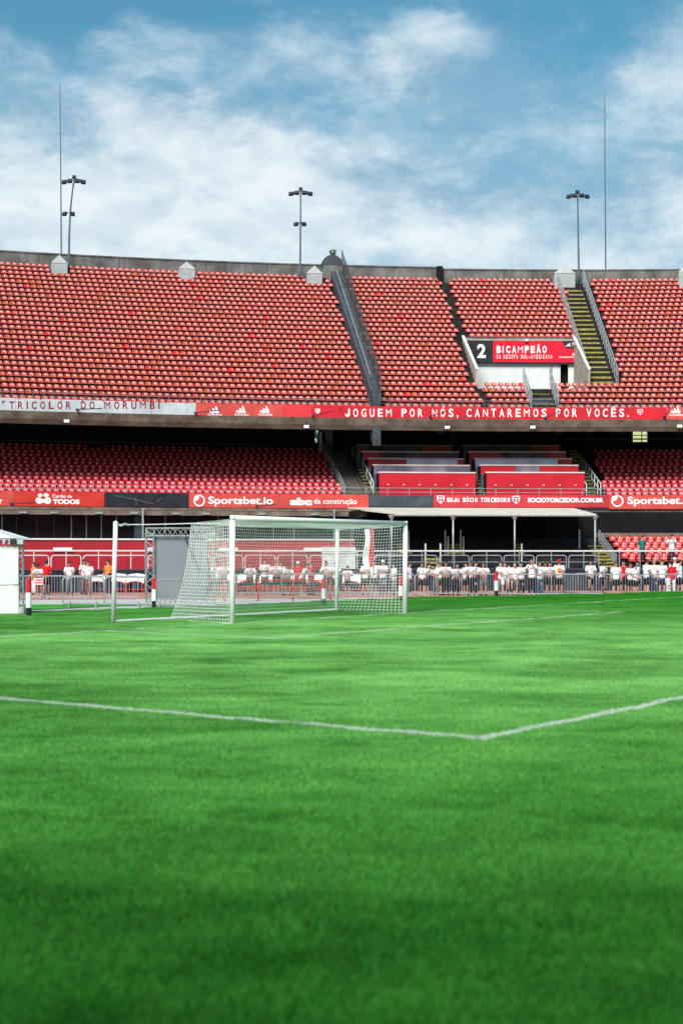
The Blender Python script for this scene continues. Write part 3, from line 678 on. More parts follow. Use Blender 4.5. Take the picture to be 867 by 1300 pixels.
def bush(name, label, cat, c, rad_, nl, leaf, group=None, seed=1):
    b = thing(name, label, cat, c); r = random.Random(seed); mb = MB(); st = MB()
    for k in range(5):
        a = r.uniform(0, 2*PI); q = Vector((math.cos(a)*rad_*.5, math.sin(a)*rad_*.5, rad_*r.uniform(.8, 1.5))); st.tube([(0, 0, -.1), q*.5, q], rad_*.04, 4)
    for k in range(nl):
        d = Vector((r.gauss(0, 1), r.gauss(0, 1), r.gauss(0, 1))).normalized()*rad_*r.uniform(.3, 1)**.6; p = Vector((0, 0, rad_*.9))+Vector((d.x, d.y, d.z*1.0))
        u = Vector((r.gauss(0, 1), r.gauss(0, 1), r.gauss(0, 1))).normalized(); w = u.cross(Vector((r.gauss(0, 1), r.gauss(0, 1), 1))).normalized()
        mb.add([p-u*leaf, p+w*leaf*.45, p+u*leaf, p-w*leaf*.45], [(0, 1, 2, 3)])
    part('stem', st, M_dark, b, world=False); part('leaves', mb, M_leaf if cat != 'weed' else mat('dusty_leaf', (.045, .06, .045), .7, .4, 4, .2), b, world=False); return b
bush('shrub', 'small scraggy shrub growing on top of the grey dome', 'weed', dc+Vector((0.1, -.3, .72)), .3, 150, .07)
# ------------------------------------------------------------------ gabled hoods along the rear wall
def hood(px, pw, ytop, yeave, ybot, label):
    Rh = R_BACK-.9; d = hit(px, Rh); w = pw*d/F; t = th(px, Rh); b = thing('gabled_hood', label, 'hood', P(Rh, t, zz_at(px, ybot, Rh)), -t, 'gabled hoods along the rear wall')
    z1 = zz_at(px, yeave, Rh)-zz_at(px, ybot, Rh); z2 = zz_at(px, ytop, Rh)-zz_at(px, ybot, Rh)
    mb = MB(); mb.box((0, .4, z1/2-.3), (w, .8, z1+.6)); part('hood_wall', mb, M_hut, b, world=False)
    mb = MB(); h = w/2+.03; mb.add([(-h, -.03, z1), (h, -.03, z1), (h, .85, z1), (-h, .85, z1), (0, .12, z2), (0, .75, z2)], [(0, 1, 4), (1, 2, 5, 4), (2, 3, 5), (3, 0, 4, 5), (3, 2, 1, 0)]); part('hood_roof', mb, M_hutroof, b, world=False)
hood(76, 20, 323, 334, 345.5, 'pale gabled hood at the left end of the rear wall, beside the bent floodlight pole')
hood(237.5, 20.5, 331.5, 341, 350, 'pale gabled hood on the rear wall between the bent pole and the middle pole')
hood(399.5, 19.5, 336.5, 347, 356, 'pale gabled hood on the rear wall just left of the grey dome')
hood(716.5, 26.5, 335.5, 347, 360, 'wide pale gabled hood at the head of the long yellow stairs')
hood(872, 22, 334, 345, 357, 'pale gabled hood cut by the right edge of the picture')
# ------------------------------------------------------------------ floodlight poles and thin masts
def lamp_head(mb, p, yaw, pitch, s=.36):
    M = Matrix.Rotation(yaw, 3, 'Z')@Matrix.Rotation(pitch, 3, 'X'); mb.box(p, (s*1.25, s*.62, s), M=M); mb.box(p+M@Vector((0, -.3*s, 0)), (s*1.35, .06, s*1.1), M=M); return mb
def pole(label, base, top, bend, ymid, wtop=26, lower=True):
    Rp = R_BACK-.5; d = hit(base[0], Rp); b = thing('floodlight_pole', label, 'floodlight', at(base[0], base[1]+14, d))
    A = at(base[0], base[1]+14, d); T = at(top[0], top[1], d); pts = []
    for i in range(13):
        f = i/12; q = A.lerp(T, f); q.x = A.x+(T.x-A.x)*(f**bend); pts.append(q)
    mb = MB(); mb.tube(pts, .085, 8, .05); part('pole', mb, M_mast, b, True)
    w = wtop/2*d/F; mb = MB(); mb.tube([T+Vector((-w, 0, -.05)), T+Vector((0, 0, .05)), T+Vector((w, 0, -.05))], .035, 6); mb.tube([T+Vector((-w*.6, .5, .1)), T+Vector((0, 0, .05)), T+Vector((w*.6, .5, .1))], .03, 6); part('cross_arm', mb, M_mast, b)
    for k, (u, yy, zz2, yaw) in enumerate(((-.92, -.1, -.16, -.35), (-.34, -.25, -.12, -.15), (.34, -.25, -.12, .15), (.92, -.1, -.16, .35), (-.55, .5, .06, -.7), (.55, .5, .06, .7), (0, .1, .24, 0))):
        mb = MB(); lamp_head(mb, T+Vector((u*w, yy, zz2)), yaw, -.55, .25 if k < 4 else .20); part('lamp', mb, M_lamp, b)
    if lower:
        Q = at(lerp_line(ymid, (base[0], base[1]), (base[0], top[1])), ymid, d); w2 = 6*d/F; mb = MB(); mb.tube([Q+Vector((-w2, -.1, 0)), Q+Vector((w2, -.1, 0))], .03, 6); part('lower_arm', mb, M_mast, b)
        for u in (-1, 1): mb = MB(); lamp_head(mb, Q+Vector((u*w2*.8, -.15, -.14)), u*.5, -.5, .24); part('lamp', mb, M_lamp, b)
pole('tall floodlight pole with a bent top at the left, beside a thin mast', (88, 332), (94.5, 229), 3.0, 270)
pole('straight floodlight pole with two lamp tiers left of the grey dome', (381, 342), (381.8, 244), 1.0, 283)
pole('floodlight pole with one tier of lamps behind the wide gabled hood', (734.5, 345), (732.8, 247.5), 1.0, 0, 25, False)
for px, yb, pxt, yt, lab in ((78.5, 330, 76.8, 110, 'very tall thin mast at the left beside the bent floodlight pole'), (768.5, 345, 767, 125, 'very tall thin mast at the right beyond the rear wall')):
    d = hit(px, R_BACK+1.2); b = thing('thin_mast', lab, 'mast', at(px, yb+10, d)); A, T = at(px, yb+10, d), at(pxt, yt, d)
    mb = MB(); mb.tube([A, A.lerp(T, .5), T], .06, 6, .028); part('mast_tube', mb, M_mast, b); mb = MB(); mb.tube([T, T+Vector((0, 0, .35))], .015, 5); part('tip', mb, M_mast, b)
    mb = MB(); mb.box(A, (.5, .5, .1)); part('base_plate', mb, M_mast, b)
# ------------------------------------------------------------------ rim rail, rim banners, brackets
rl = thing('rim_railing', 'thin grey railing along the front edge of the upper tier above the banners', 'railing', P(R_RIM+.2, 0, 10.6))
for z in (10.62+.28, 10.62+.02+.5): mb = MB(); mb.arctube(R_RIM+.25, TA, TB, z, .022); part('rail', mb, M_mast, rl)
k = 0
for px in np.arange(-90, 960, 13.3): mb = MB(); t = th(px, R_RIM); mb.tube([P(R_RIM+.25, t, 10.6), P(R_RIM+.25, t, 11.14)], .025, 5); part('post', mb, M_mast, rl)
RB = R_RIM-.03; ZB0, ZB1 = 9.97, 10.70
def banner(px0, px1, m, label, R=RB, z0=ZB0, z1=ZB1, name='banner'):
    a, b = th(px0, R)+.00006, th(px1, R)-.00006; t = thing(name, label, 'banner', P(R, (a+b)/2, z0))
    mb = MB(); mb.arc(R, R+.06, a, b, z0, z1); part('panel', mb, m, t)
    k = int((b-a)*R/2.4); mb = MB()
    for i in range(1, k): u = a+(b-a)*i/k; mb.arc(R-.006, R, u-.00007, u+.00007, z0+.01, z1-.01, 1)
    for i in range(2*k+1): u = a+(b-a)*(i+.5)/(2*k+1); mb.box(P(R-.01, u, z1-.02), (.05, .03, .07), -u)
    if k > 1: part('seams_and_ties', mb, M_seam, t, kind='stuff')
    return t
RL = RB-.012
M_seam = mat('seam_thread', (.20, .05, .045), .8, .2, 3, .2)
def cornermark(b, px, py, R):
    mb = MB(); poly(mb, [(0, 1), (1, 1), (1, .75), (.3, .75), (.3, 0), (0, 0)], px, px+4.2, py, py+4.2, R); part('corner_mark', mb, M_blackb, b)
b = banner(-100, 249, M_grey, 'long pale grey banner with wine red club nickname along the left rim'); spaced(b, 'TRICOLOR DO MORUMBI', 12.5, 204, 509.6, 519.2, RL, M_inkd, .02, .6); cornermark(b, 3.2, 509, RL)
for q in b.children:                                    # wine lettering falls along with the rim: each letter set on it
    pass
b = banner(249, 360, M_coral, 'coral banner with three white sportswear emblems on the upper rim')
for x in (273, 307, 337): stripes(b, x-7, x+7, 515.2, 527.5, RL)
banner(360, 396, mat('plain_red_cloth', (.72, .045, .05), .5, .08, 1.2, .3), 'short plain red banner between the emblem banner and the motto banner')
b = banner(396, 845, M_red, 'long bright red banner with the white supporters motto along the right rim')
spaced(b, 'JOGUEM POR NÓS, CANTAREMOS POR VOCÊS.', 438, 797, 518.9, 529.3, RL, None, .022, .60); cornermark(b, 430.5, 518.5, RL)
shield(b, 808.5, 815.5, 519.5, 527, RL); mb = MB(); poly(mb, SHIELD, 400, 406.5, 518.8, 525.5, RL); part('emblem', mb, M_pinkink, b)
b = banner(845, 970, M_coral, 'coral emblem banner cut off by the right edge of the upper rim'); stripes(b, 851, 865, 515.2, 528, RL)
def bracket(px0, py0, px1, py1, label):
    d = hit(px0, RB-.25); a, q = at(px0, py0, d), at(px1, py1, d-.5); b = thing('bracket_arm', label, 'bracket', a, group='dark arms on the banners')
    mb = MB(); mb.tube([a, q], .03, 6); part('arm', mb, M_lamp, b); mb = MB(); mb.box(a+Vector((0, .14, 0)), (.12, .32, .12)); part('bracket_foot', mb, M_lamp, b)
bracket(98, 519.8, 130, 518.6, 'dark arm lying across the letters of the grey rim banner'); bracket(248, 524, 280, 520.5, 'dark arm at the joint of the grey and coral rim banners')
bracket(397, 527.5, 424, 521.5, 'dark arm left of the motto on the red rim banner'); bracket(546, 528.5, 568, 521.8, 'dark arm across the second word of the white motto')
bracket(692, 530, 713, 521.5, 'dark arm across the next to last word of the motto'); bracket(843.5, 529.5, 850, 517.5, 'steep dark arm at the right end of the red rim banner')
for px, py, lab in ((85, 534.5, 'pale square lamp under the rim near the left edge'), (389, 541.5, 'pale square lamp under the rim beside the green gap'), (567.5, 542.5, 'pale square lamp under the rim above the left red boxes'), (676, 542.3, 'pale square lamp under the rim above the right red boxes'), (862, 541, 'pale square lamp under the rim at the far right')):
    d = hit(px, R_RIM-.05); c = at(px, py, d); b = thing('soffit_lamp', lab, 'lamp', c, -th(px, R_RIM)); mb = MB(); mb.box((0, 0, 0), (.30, .14, .17)); part('housing', mb, M_white, b, world=False); mb = MB(); mb.box((0, .06, .24), (.05, .05, .32)); part('stem', mb, M_dark, b, world=False)

# ================================================================== MIDDLE TIER
md = thing('middle_stand', 'shaded middle tier with seats and boxes under the overhanging upper tier', 'stand', P(R_MID, 0, 0))
mb = MB(); prof = []
for i in range(MROWS+1): prof += [(mid_r_(i), MZ0+(i-1)*MRISE), (mid_r_(i), MZ0+i*MRISE)]
prof += [(133.5, MZ0+MROWS*MRISE), (133.5, 3.5), (mid_r_(0), 3.5)]
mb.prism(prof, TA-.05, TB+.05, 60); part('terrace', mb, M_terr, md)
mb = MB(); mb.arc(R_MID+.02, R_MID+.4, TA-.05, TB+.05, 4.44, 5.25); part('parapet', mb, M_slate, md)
mb = MB(); mb.arc(116.2, R_MID+3.0, TA-.05, th(470, 116.2), 4.21, 4.35); part('edge_slab', mb, M_beam, md)
mb = MB(); mb.arc(R_MID+.1, R_MID+3.0, th(470, R_MID), TB+.05, 4.28, 4.435); part('edge_slab', mb, M_beam, md)
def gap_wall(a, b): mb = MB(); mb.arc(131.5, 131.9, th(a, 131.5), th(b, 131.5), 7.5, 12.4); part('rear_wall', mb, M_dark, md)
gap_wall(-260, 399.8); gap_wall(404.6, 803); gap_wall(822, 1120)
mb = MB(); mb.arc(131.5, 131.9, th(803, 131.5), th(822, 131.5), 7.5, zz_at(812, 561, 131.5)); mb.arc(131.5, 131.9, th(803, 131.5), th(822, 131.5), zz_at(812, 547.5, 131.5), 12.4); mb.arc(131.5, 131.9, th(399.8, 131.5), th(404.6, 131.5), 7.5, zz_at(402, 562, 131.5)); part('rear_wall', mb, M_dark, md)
mb = MB(); q = th(812, 131.5); mb.arc(131.4, 131.55, th(803, 131.5), th(822, 131.5), zz_at(812, 553.2, 131.5), zz_at(812, 552.2, 131.5)); mb.arc(131.4, 131.55, th(813.5, 131.5), th(814.5, 131.5), zz_at(812, 561, 131.5), zz_at(812, 547.5, 131.5)); part('window_bar', mb, M_rail, md)
bk = thing('far_wall', 'sunlit yellowish wall seen through the small opening at the far right', 'wall', P(166, th(818, 166), 0)); mb = MB(); mb.arc(166, 166.3, th(780, 166), th(845, 166), 0, 20); part('plaster', mb, M_lit, bk)
bush('tree', 'green tree glimpsed through the narrow gap beside the pale column', 'tree', P(162, th(401.5, 162), 6.5), 4.5, 900, .5, seed=4)
for px, w, m, y0, y1, lab in ((418.5, 9, M_conc, 541, 572, 'pillar'), (407.3, 2.6, M_offwhite, 539, 568, 'door_frame'), (575, 11, M_slate, 541, 566, 'pillar'), (121, 13, M_dark, 538, 572, 'pillar'), (277, 13, M_dark, 538, 572, 'pillar'), (745, 11, M_dark, 541, 572, 'pillar')):
    Rq = 129.3; a, b = th(px-w/2, Rq), th(px+w/2, Rq); mb = MB(); mb.arc(Rq, Rq+.6, a, b, zz_at(px, y1, Rq)-1, 12, 1); part(lab, mb, m, md)
mb = MB(); mb.arctube(128.6, TA, th(395, 128), zz_at(200, 563, 128.6), .05, 5); mb.arctube(128.6, th(440, 128), TB, zz_at(600, 557, 128.6), .05, 5); part('rear_rail', mb, M_slate, md)
# parapet banners
RM = R_MID-.06; zm0, zm1 = 4.46, 5.31; ML = RM-.012
b = banner(-90, 19, M_coral, 'coral parapet banner cut off by the left edge, ending in a letter r', RM, zm0, zm1); write(b, 'r', 0.2, 3.6, 631.5, 640, ML, M_ink, .03)
b = banner(19, 133, M_orange, 'orange red parapet banner with a white couple emblem on the left', RM, zm0, zm1)
couplemark(b, 45.5, 65.5, 626, 640, ML); write(b, 'Cartão de', 67, 92, 627.8, 632, ML, M_ink, .02); write(b, 'TODOS', 67.5, 101.5, 633.8, 640, ML, M_ink, .06)
b = banner(133, 240, M_blackb, 'plain black parapet banner between two red ones on the left', RM, zm0, zm1)
mb = MB(); mb.tube([P(RM-.02, th(x, RM), zz_at(x, y, RM)) for x, y in ((146, 629), (172, 634), (196, 640))], .008, 3); mb.tube([P(RM-.02, th(x, RM), zz_at(x, y, RM)) for x, y in ((172, 632), (174, 641))], .008, 3); mb.tube([P(RM-.02, th(x, RM), zz_at(x, y, RM)) for x, y in ((198, 638), (206, 632))], .008, 3); part('scratches', mb, M_galv, b)
b = banner(240, 468, M_coral, 'long coral parapet banner with two white sponsor names above the goal', RM, zm0, zm1)
ballmark(b, 246, 260.5, 628, 643, ML); write(b, 'Sportsbet.io', 264.5, 347, 630.5, 640, ML, M_ink, .03); write(b, 'abc', 368, 396, 632, 641.5, ML, M_ink, .07); write(b, 'da construção', 398.5, 453, 632.8, 639.8, ML, M_ink, .015)
b = banner(468, 550, M_slate, 'dark slate parapet panel with drips left of the club membership banner', RM, zm0+.12, zm1-.04)
b = banner(550, 772, mat('faded_club_red', (.54, .035, .045), .5, .15, 1.5, .35, bump=.25, bscale=1.5), 'red parapet banner with club shields and white membership slogan', RM, zm0+.1, zm1)
shield(b, 554.5, 564, 629, 639.5, ML); spaced(b, 'SEJA SÓCIO TORCEDOR!', 567, 646.5, 631.8, 637.4, ML, M_ink, .04, .84); shield(b, 650, 659.5, 629.5, 640, ML); write(b, 'SOCIOTORCEDOR.COM.BR', 669.5, 765.5, 632, 637.8, ML, M_ink, .05)
b = banner(772, 970, M_coral, 'coral parapet banner with white ball emblem at the far right', RM, zm0, zm1); ballmark(b, 775.5, 791, 628.5, 643.5, ML); write(b, 'Sportsbet.io', 796, 879, 630.5, 640, ML, M_ink, .03)
def mbracket(x0, y0, x1, y1, label):
    d = hit(x0, RM-.2); a, q = at(x0, y0, d), at(x1, y1, d-.4); b = thing('bracket_arm', label, 'bracket', a, group='dark arms on the banners'); mb = MB(); mb.tube([a, q], .03, 6); part('arm', mb, M_lamp, b); mb = MB(); mb.box(a+Vector((0, .12, 0)), (.1, .3, .16)); part('bracket_foot', mb, M_lamp, b)
mbracket(14.5, 639.5, 44, 638, 'dark arm low on the orange red couple banner'); mbracket(326, 643, 350, 640.3, 'dark arm below the first sponsor name above the goal')
# rail along the middle parapet
rl = thing('parapet_railing', 'thin grey railing on the middle tier parapet in front of the seats and boxes', 'railing', P(R_MID+.2, 0, 5.2))
for z in (5.47, 5.72): mb = MB(); mb.arctube(R_MID+.25, TA, TB, z, .02); part('rail', mb, M_galv, rl)
for px in np.arange(-85, 960, 27.5): mb = MB(); t = th(px, R_MID); mb.tube([P(R_MID+.25, t, 5.2), P(R_MID+.25, t, 5.73)], .024, 5); part('post', mb, M_galv, rl)
# red boxes: five stepped fronts each
def boxes(px0, px1, lab, panes):
    t0, t1 = th(px0, 119.8), th(px1, 119.8); root = thing('hospitality_boxes', lab, 'boxes', P(119.8, (t0+t1)/2, 5.1))
    levs = [(119.8, 5.12, 600.8, 629), (121.1, 6.35, 591.6, 0), (122.5, 6.9, 583.3, 0), (123.9, 7.4, 574.6, 0), (125.4, 7.9, 566, 0)]
    for k, (R, zb, yc, _) in enumerate(levs):
        pm = px_of(P(R, (t0+t1)/2, 0))[0]; zc = zz_at(pm, yc, R); sh = -.0012*k
        mb = MB(); mb.arc(R, R+.1, t0+sh, t1+sh, zb-.5 if k else zb, zc, 8); f = part('front_panel', mb, M_boxred, root)
        mb = MB(); mb.arc(R-.05, R+.14, t0+sh-.0006, t1+sh, zc+.003, zc+(.085 if k < 4 else .04), 8); part('coping', mb, M_boxtop, root)
        mb = MB(); mb.arc(R-.04, R+.09, t0+sh-.0028, t0+sh-.0016, zb-.6 if k else zb, zc-.05, 1); part('side_post', mb, M_slate, root)
        if k == 0:
            mb = MB(); mb.arc(R-.012, R, t0, t1, zb+.62, zb+.65, 8); sub('panel_joint', mb, mat('dark_red_joint', (.12, .004, .01), .6, .1, 1), f, root)
            for j in range(6): tt = t0+(t1-t0)*(j+.55)/6.1; mb = MB(); mb.box(P(R-.02, tt, zb+.86), (.1, .04, .07), -tt); part('spot_fitting', mb, M_boxtop, root)
        for (u0, u1, kk) in panes:
            if kk == k: mb = MB(); mb.prism([(R-.14, zc-.62), (R-.125, zc-.62), (R-.012, zc-.004), (R-.027, zc-.004)], t0+sh+(t1-t0)*u0, t0+sh+(t1-t0)*u1, 6); sub('glass_pane', mb, M_glassb, f, root)
        mb = MB(); mb.arc(R+.1, R+1.5, t0+sh, t1+sh, zb-.6, zb-.5 if k else zb-.4, 6); part('floor_slab', mb, M_dark, root)
        for side in (t0+sh, t1+sh): mb = MB(); mb.arc(R+.1, R+1.3, side-.0003, side+.0003, zb-.5, zc-.02, 1); part('side_panel', mb, M_dark, root)
boxes(481.5, 603.5, 'left set of five stepped red hospitality box fronts with glass', [(.40, .93, 2), (.17, 1., 3), (0, .68, 4), (.0, 1., 1)])
boxes(617.5, 741.5, 'right set of five stepped red hospitality box fronts with glass', [(.0, .85, 2), (.33, .8, 3), (0, .7, 4), (.35, .6, 1)])
# stairs and ramp between seats and boxes
M_dimyel = mat('dull_yellow_nosing', (.16, .14, .05), .8, .35, 6, .2, streak=.6)
stairs('yellow edged steps at the left side of the red boxes', 464, 480, 119.2, 126.6, 5.16, 14, 119.6, (5.16, 8.6), M_dimyel)
stairs('yellow edged steps between the two sets of red boxes', 606, 616, 119.2, 126.6, 5.16, 14, 119.6, (5.16, 8.6), M_dimyel)
stairs('yellow edged steps between the red boxes and the right seats', 743, 757, 119.2, 126.6, 5.16, 14, 119.6, (5.16, 8.6), M_dimyel)
M_rampw = mat('ramp_concrete', (.10, .098, .095), .85, .25, 1.2, .2)
rp = thing('ramp_wall', 'sloping concrete wall between the bare steps and the yellow steps of the middle tier', 'wall', P(119.1, th(470, 119.1), 5.1)); mb = MB()
mb.prism([(119.1, 5.0), (119.1, 5.4), (129.6, 9.15), (129.6, 8.4)], th(464, 119.1), th(470.5, 119.1), 1); part('wall_slab', mb, M_rampw, rp)
stairs('bare grey concrete steps between the left seats and the sloping wall', 439, 463.5, 119.2, 129.6, 5.11, 26, 119.6, (5.11, 8.7), mat('worn_step_edge', (.13, .12, .10), .85, .25, 2), M_terr)
hand_rail('pale posted railing down the edge of the left seats of the middle tier', th(437.5, 119.6), 119.3, 129.6, 5.11, 8.55, .75, 14)
hand_rail('white posted railing beside the sloping wall of the middle tier', th(473, 119.6), 119.3, 126.6, 5.11, 7.8, 1.0, 9, M_rail)
hand_rail('white posted railing down the edge of the right seats of the middle tier', th(761, 119.6), 119.3, 126.6, 5.11, 7.4, .95, 8, M_rail)
hand_rail('short white railing at the foot of the steps left of the right seats', th(742.5, 119.6), 119.2, 120.2, 5.11, 5.4, .9, 2, M_rail)

# ================================================================== LOWER LEVEL
TL, TR_ = th(-110, 114), th(980, 114)
fw = thing('front_wall', 'low dark navy wall running along the foot of the stands behind the crowd', 'wall', P(111.4, 0, -.4))
mb = MB(); mb.arc(111.4, 111.75, TL, TR_, -.5, .80); part('wall_face', mb, M_navy, fw); mb = MB(); mb.arc(111.36, 111.8, TL, TR_, .803, .88); part('coping', mb, M_slate, fw)
rw = thing('red_wall', 'bright red lower wall with pale coping behind the left crowd and the goal', 'wall', P(114, th(230, 114), 0))
xs = [-110, -20, 70, 162, 255, 345, 456]
for a, b in zip(xs, xs[1:]):
    z = .6
    for zn in (1.22, 1.80, 2.47): mb = MB(); mb.arc(114, 114.3, th(a, 114)+.00008, th(b, 114)-.00008, z+.006, zn); part('wall_panel', mb, M_wallred, rw); z = zn
mb = MB(); mb.arc(114.02, 114.28, TL, th(456, 114), .2, 2.46); part('wall_core', mb, mat('dark_red_joint', (.12, .004, .01), .6, .1, 1), rw)
mb = MB(); mb.arc(113.92, 114.4, TL, th(456, 114), 2.473, 2.56); part('coping', mb, M_offwhite, rw)
for px, w, lab in ((80, 24, 'white strip lamp on the red wall behind the left crowd'), (199, 25, 'white strip lamp on the red wall behind the lattice frame'), (290, 24, 'white strip lamp on the red wall behind the near goalpost'), (399, 27, 'white strip lamp on the red wall beside the white board')):
    R = 113.9; t = th(px, R); b = thing('strip_lamp', lab, 'lamp', P(R, t, zz_at(px, 697, R))); mb = MB(); mb.arc(R-.08, R+.02, th(px-w/2, R), th(px+w/2, R), zz_at(px, 699, R), zz_at(px, 695.2, R), 2); part('tube_cover', mb, M_white, b)
    mb = MB(); mb.arc(R+.02, R+.1, th(px-w/2+1, R), th(px+w/2-1, R), zz_at(px, 699, R)+.02, zz_at(px, 695.2, R)-.02, 2); part('back_plate', mb, M_galv, b)
nb = thing('white_board', 'tall white board with a door outline at the right end of the red wall', 'board', P(113.6, th(432, 113.6), .6)); mb = MB(); mb.arc(113.6, 113.75, th(409, 113.6), th(432, 113.6), .7, 2.1, 2); mb.arc(113.6, 113.75, th(432.3, 113.6), th(455, 113.6), .7, 2.1, 2); part('panel', mb, M_offwhite, nb); mb = MB(); mb.arc(113.57, 113.6, th(409, 113.6), th(455, 113.6), 1.72, 1.75, 3); part('door_outline', mb, M_galv, nb)
# glazed front above the red wall
gf = thing('glazed_front', 'dark glazed front with slim mullions between the red wall and the left parapet banners', 'window wall', P(117.6, th(200, 117.6), 2.5))
px = -100; ws = []
while px < 462: ws.append(px); px += random.choice([19, 22, 26, 18])
ws.append(463)
for a, b in zip(ws, ws[1:]):
    mb = MB(); mb.arc(117.6, 117.63, th(a, 117.6)+.0003, th(b, 117.6)-.0003, 2.3, 4.2, 1); part('pane', mb, M_glass, gf)
    mb = MB(); mb.arc(117.52, 117.68, th(a, 117.6)-.00025, th(a, 117.6)+.00025, 2.3, 4.2, 1); part('mullion', mb, M_slate if random.random() < .6 else M_galv, gf)
mb = MB(); mb.arc(118.6, 118.7, TL, th(463, 117), 2.3, 4.2); part('curtain', mb, M_curt, gf)
mb = MB(); mb.arc(117.3, 117.7, TL, th(463, 117), 2.05, 2.3); part('sill', mb, M_dark, gf)
mb = MB(); mb.arc(116.2, 116.5, TL, th(467, 116), 3.92, 4.19); part('header_beam', mb, M_beam, gf)
for px in (-10, 30, 70, 126, 171, 225, 262, 333, 400): mb = MB(); t = th(px, 116.15); mb.arc(116.1, 116.2, th(px-5, 116), th(px+5, 116), 3.98, 4.08, 2); part('downlight', mb, M_galv, gf)
for px, w in ((181.5, 2.2), (424, 2.), ): mb = MB(); mb.arc(115.9, 116.0, th(px-w/2, 116), th(px+w/2, 116), 2.3, 4.3, 1); part('slim_post', mb, M_galv, gf)
for px, w in ((175.5, 9), (-30, 9)): mb = MB(); mb.arc(116.9, 117.3, th(px-w/2, 117), th(px+w/2, 117), 2.3, 4.2, 1); part('column', mb, M_slate, gf)
# lower terrace on the right, canopy, posts, stairs
lt = thing('lower_stand', 'dark lower terrace in the shade behind the right crowd', 'stand', P(112, th(650, 112), 0))
prof = []
for i in range(LROWS+1): prof += [(R_LOW+i*LT, LZ0+(i-1)*LRISE), (R_LOW+i*LT, LZ0+i*LRISE)]
prof += [(118.3, LZ0+LROWS*LRISE), (118.3, -.5), (R_LOW, -.5)]
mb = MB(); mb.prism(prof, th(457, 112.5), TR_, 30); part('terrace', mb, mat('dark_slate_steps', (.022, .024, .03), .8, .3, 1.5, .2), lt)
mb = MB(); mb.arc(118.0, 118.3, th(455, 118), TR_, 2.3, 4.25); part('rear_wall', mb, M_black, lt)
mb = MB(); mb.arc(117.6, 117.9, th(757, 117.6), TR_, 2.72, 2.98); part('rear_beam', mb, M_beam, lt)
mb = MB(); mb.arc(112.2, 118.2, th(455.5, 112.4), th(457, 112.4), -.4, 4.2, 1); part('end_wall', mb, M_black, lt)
for px in np.arange(535, 760, 22): mb = MB(); mb.arc(117.9, 118.0, th(px, 118), th(px+3, 118), 2.5, 4.2, 1); part('pier', mb, M_dark, lt)
cp = thing('canopy', 'cream sloping canopy on thin posts below the club membership banner', 'canopy', P(111.5, th(615, 111.5), 3.9))
cuts = [472, 506, 557, 610, 658, 709, 757]
for a, b in zip(cuts, cuts[1:]):
    mb = MB(); z1, z0 = 4.52, 3.96; R1, R0 = 118.5, 111.6; ta, tb = th(a, R0)+.0001, th(b, R0)-.0001
    if a == 472: mb.add([P(R1, ta-.003, z1), P(R0+2.6, ta, z0+.28), P(R0, tb, z0), P(R1, tb, z1), P(R1, ta-.003, z1-.07), P(R0+2.6, ta, z0+.21), P(R0, tb, z0-.07), P(R1, tb, z1-.07)], [(0, 1, 2, 3), (7, 6, 5, 4), (0, 4, 5, 1), (1, 5, 6, 2), (2, 6, 7, 3), (3, 7, 4, 0)])
    else: mb.prism([(R0, z0), (R1, z1), (R1, z1-.07), (R0, z0-.07)], ta, tb, 4)
    part('roof_sheet', mb, M_canopy, cp)
mb = MB(); mb.arctube(111.55, th(500, 111.5), th(757, 111.5), 3.86, .05); part('edge_pipe', mb, M_galv, cp)
for px in (497, 575, 653, 755):
    mb = MB(); t = th(px, 111.6); mb.tube([P(111.6, t, .8), P(111.6, t, 3.9)], .055, 8); p = part('post', mb, M_galv, cp, True); mb = MB(); mb.lathe(P(111.6, t, 3.6), [(.055, 0), (.2, .24), (.2, .28)], 8); sub('post_head', mb, M_galv, p, cp)
stairs('lowest small yellow edged steps behind the crowd right of the goal', 541, 561, 112.0, 113.6, .8, 3, 112, (.8, 1.45))
stairs('upper small yellow edged steps in the dark right of the goal', 565, 588, 114.3, 116.4, 1.65, 4, 115, (1.65, 2.3))
stairs('small yellow edged steps partly hidden by the far goalpost', 505, 521, 114.3, 116.4, 1.65, 4, 115, (1.65, 2.3))
stairs('yellow edged steps beside the low red seats at the right', 757, 778, 112.0, 116.6, .85, 7, 113, (.85, 2.2))
stairs('small yellow edged steps in the dark beside the second canopy post', 655, 664, 114.3, 116.4, 1.65, 4, 115, (1.65, 2.3))
for px, y0, y1, R, lab in ((540, 690, 716, 112.2, 'pale post at the left of the lowest small steps'), (559, 690, 716, 112.2, 'pale post at the right of the lowest small steps'), (565, 673, 704, 114.5, 'pale tall post at the left of the upper small steps'), (568.5, 681, 704, 114.3, 'pale short post at the left of the upper small steps'), (584.5, 673, 700, 114.5, 'pale tall post at the right of the upper small steps'), (588, 681, 704, 114.3, 'pale short post at the right of the upper small steps'), (518.5, 673, 700, 114.5, 'pale tall post beside the far goalpost'), (662, 690, 712, 113, 'pale post beside the second canopy post'), (735, 672, 690, 115, 'pale thin post in the dark left of the third canopy post')):
    b = thing('stair_post', lab, 'post', P(R, th(px, R), zz_at(px, y1, R))); mb = MB(); mb.tube([P(R, th(px, R), zz_at(px, y1, R)-.3), P(R, th(px, R), zz_at(px, y0, R))], .05, 6); part('tube', mb, M_rail, b)
hand_rail('grey close posted railing at the left edge of the low red seats', th(781, 112.3), 112.1, 117.3, .95, 2.45, .7, 16)
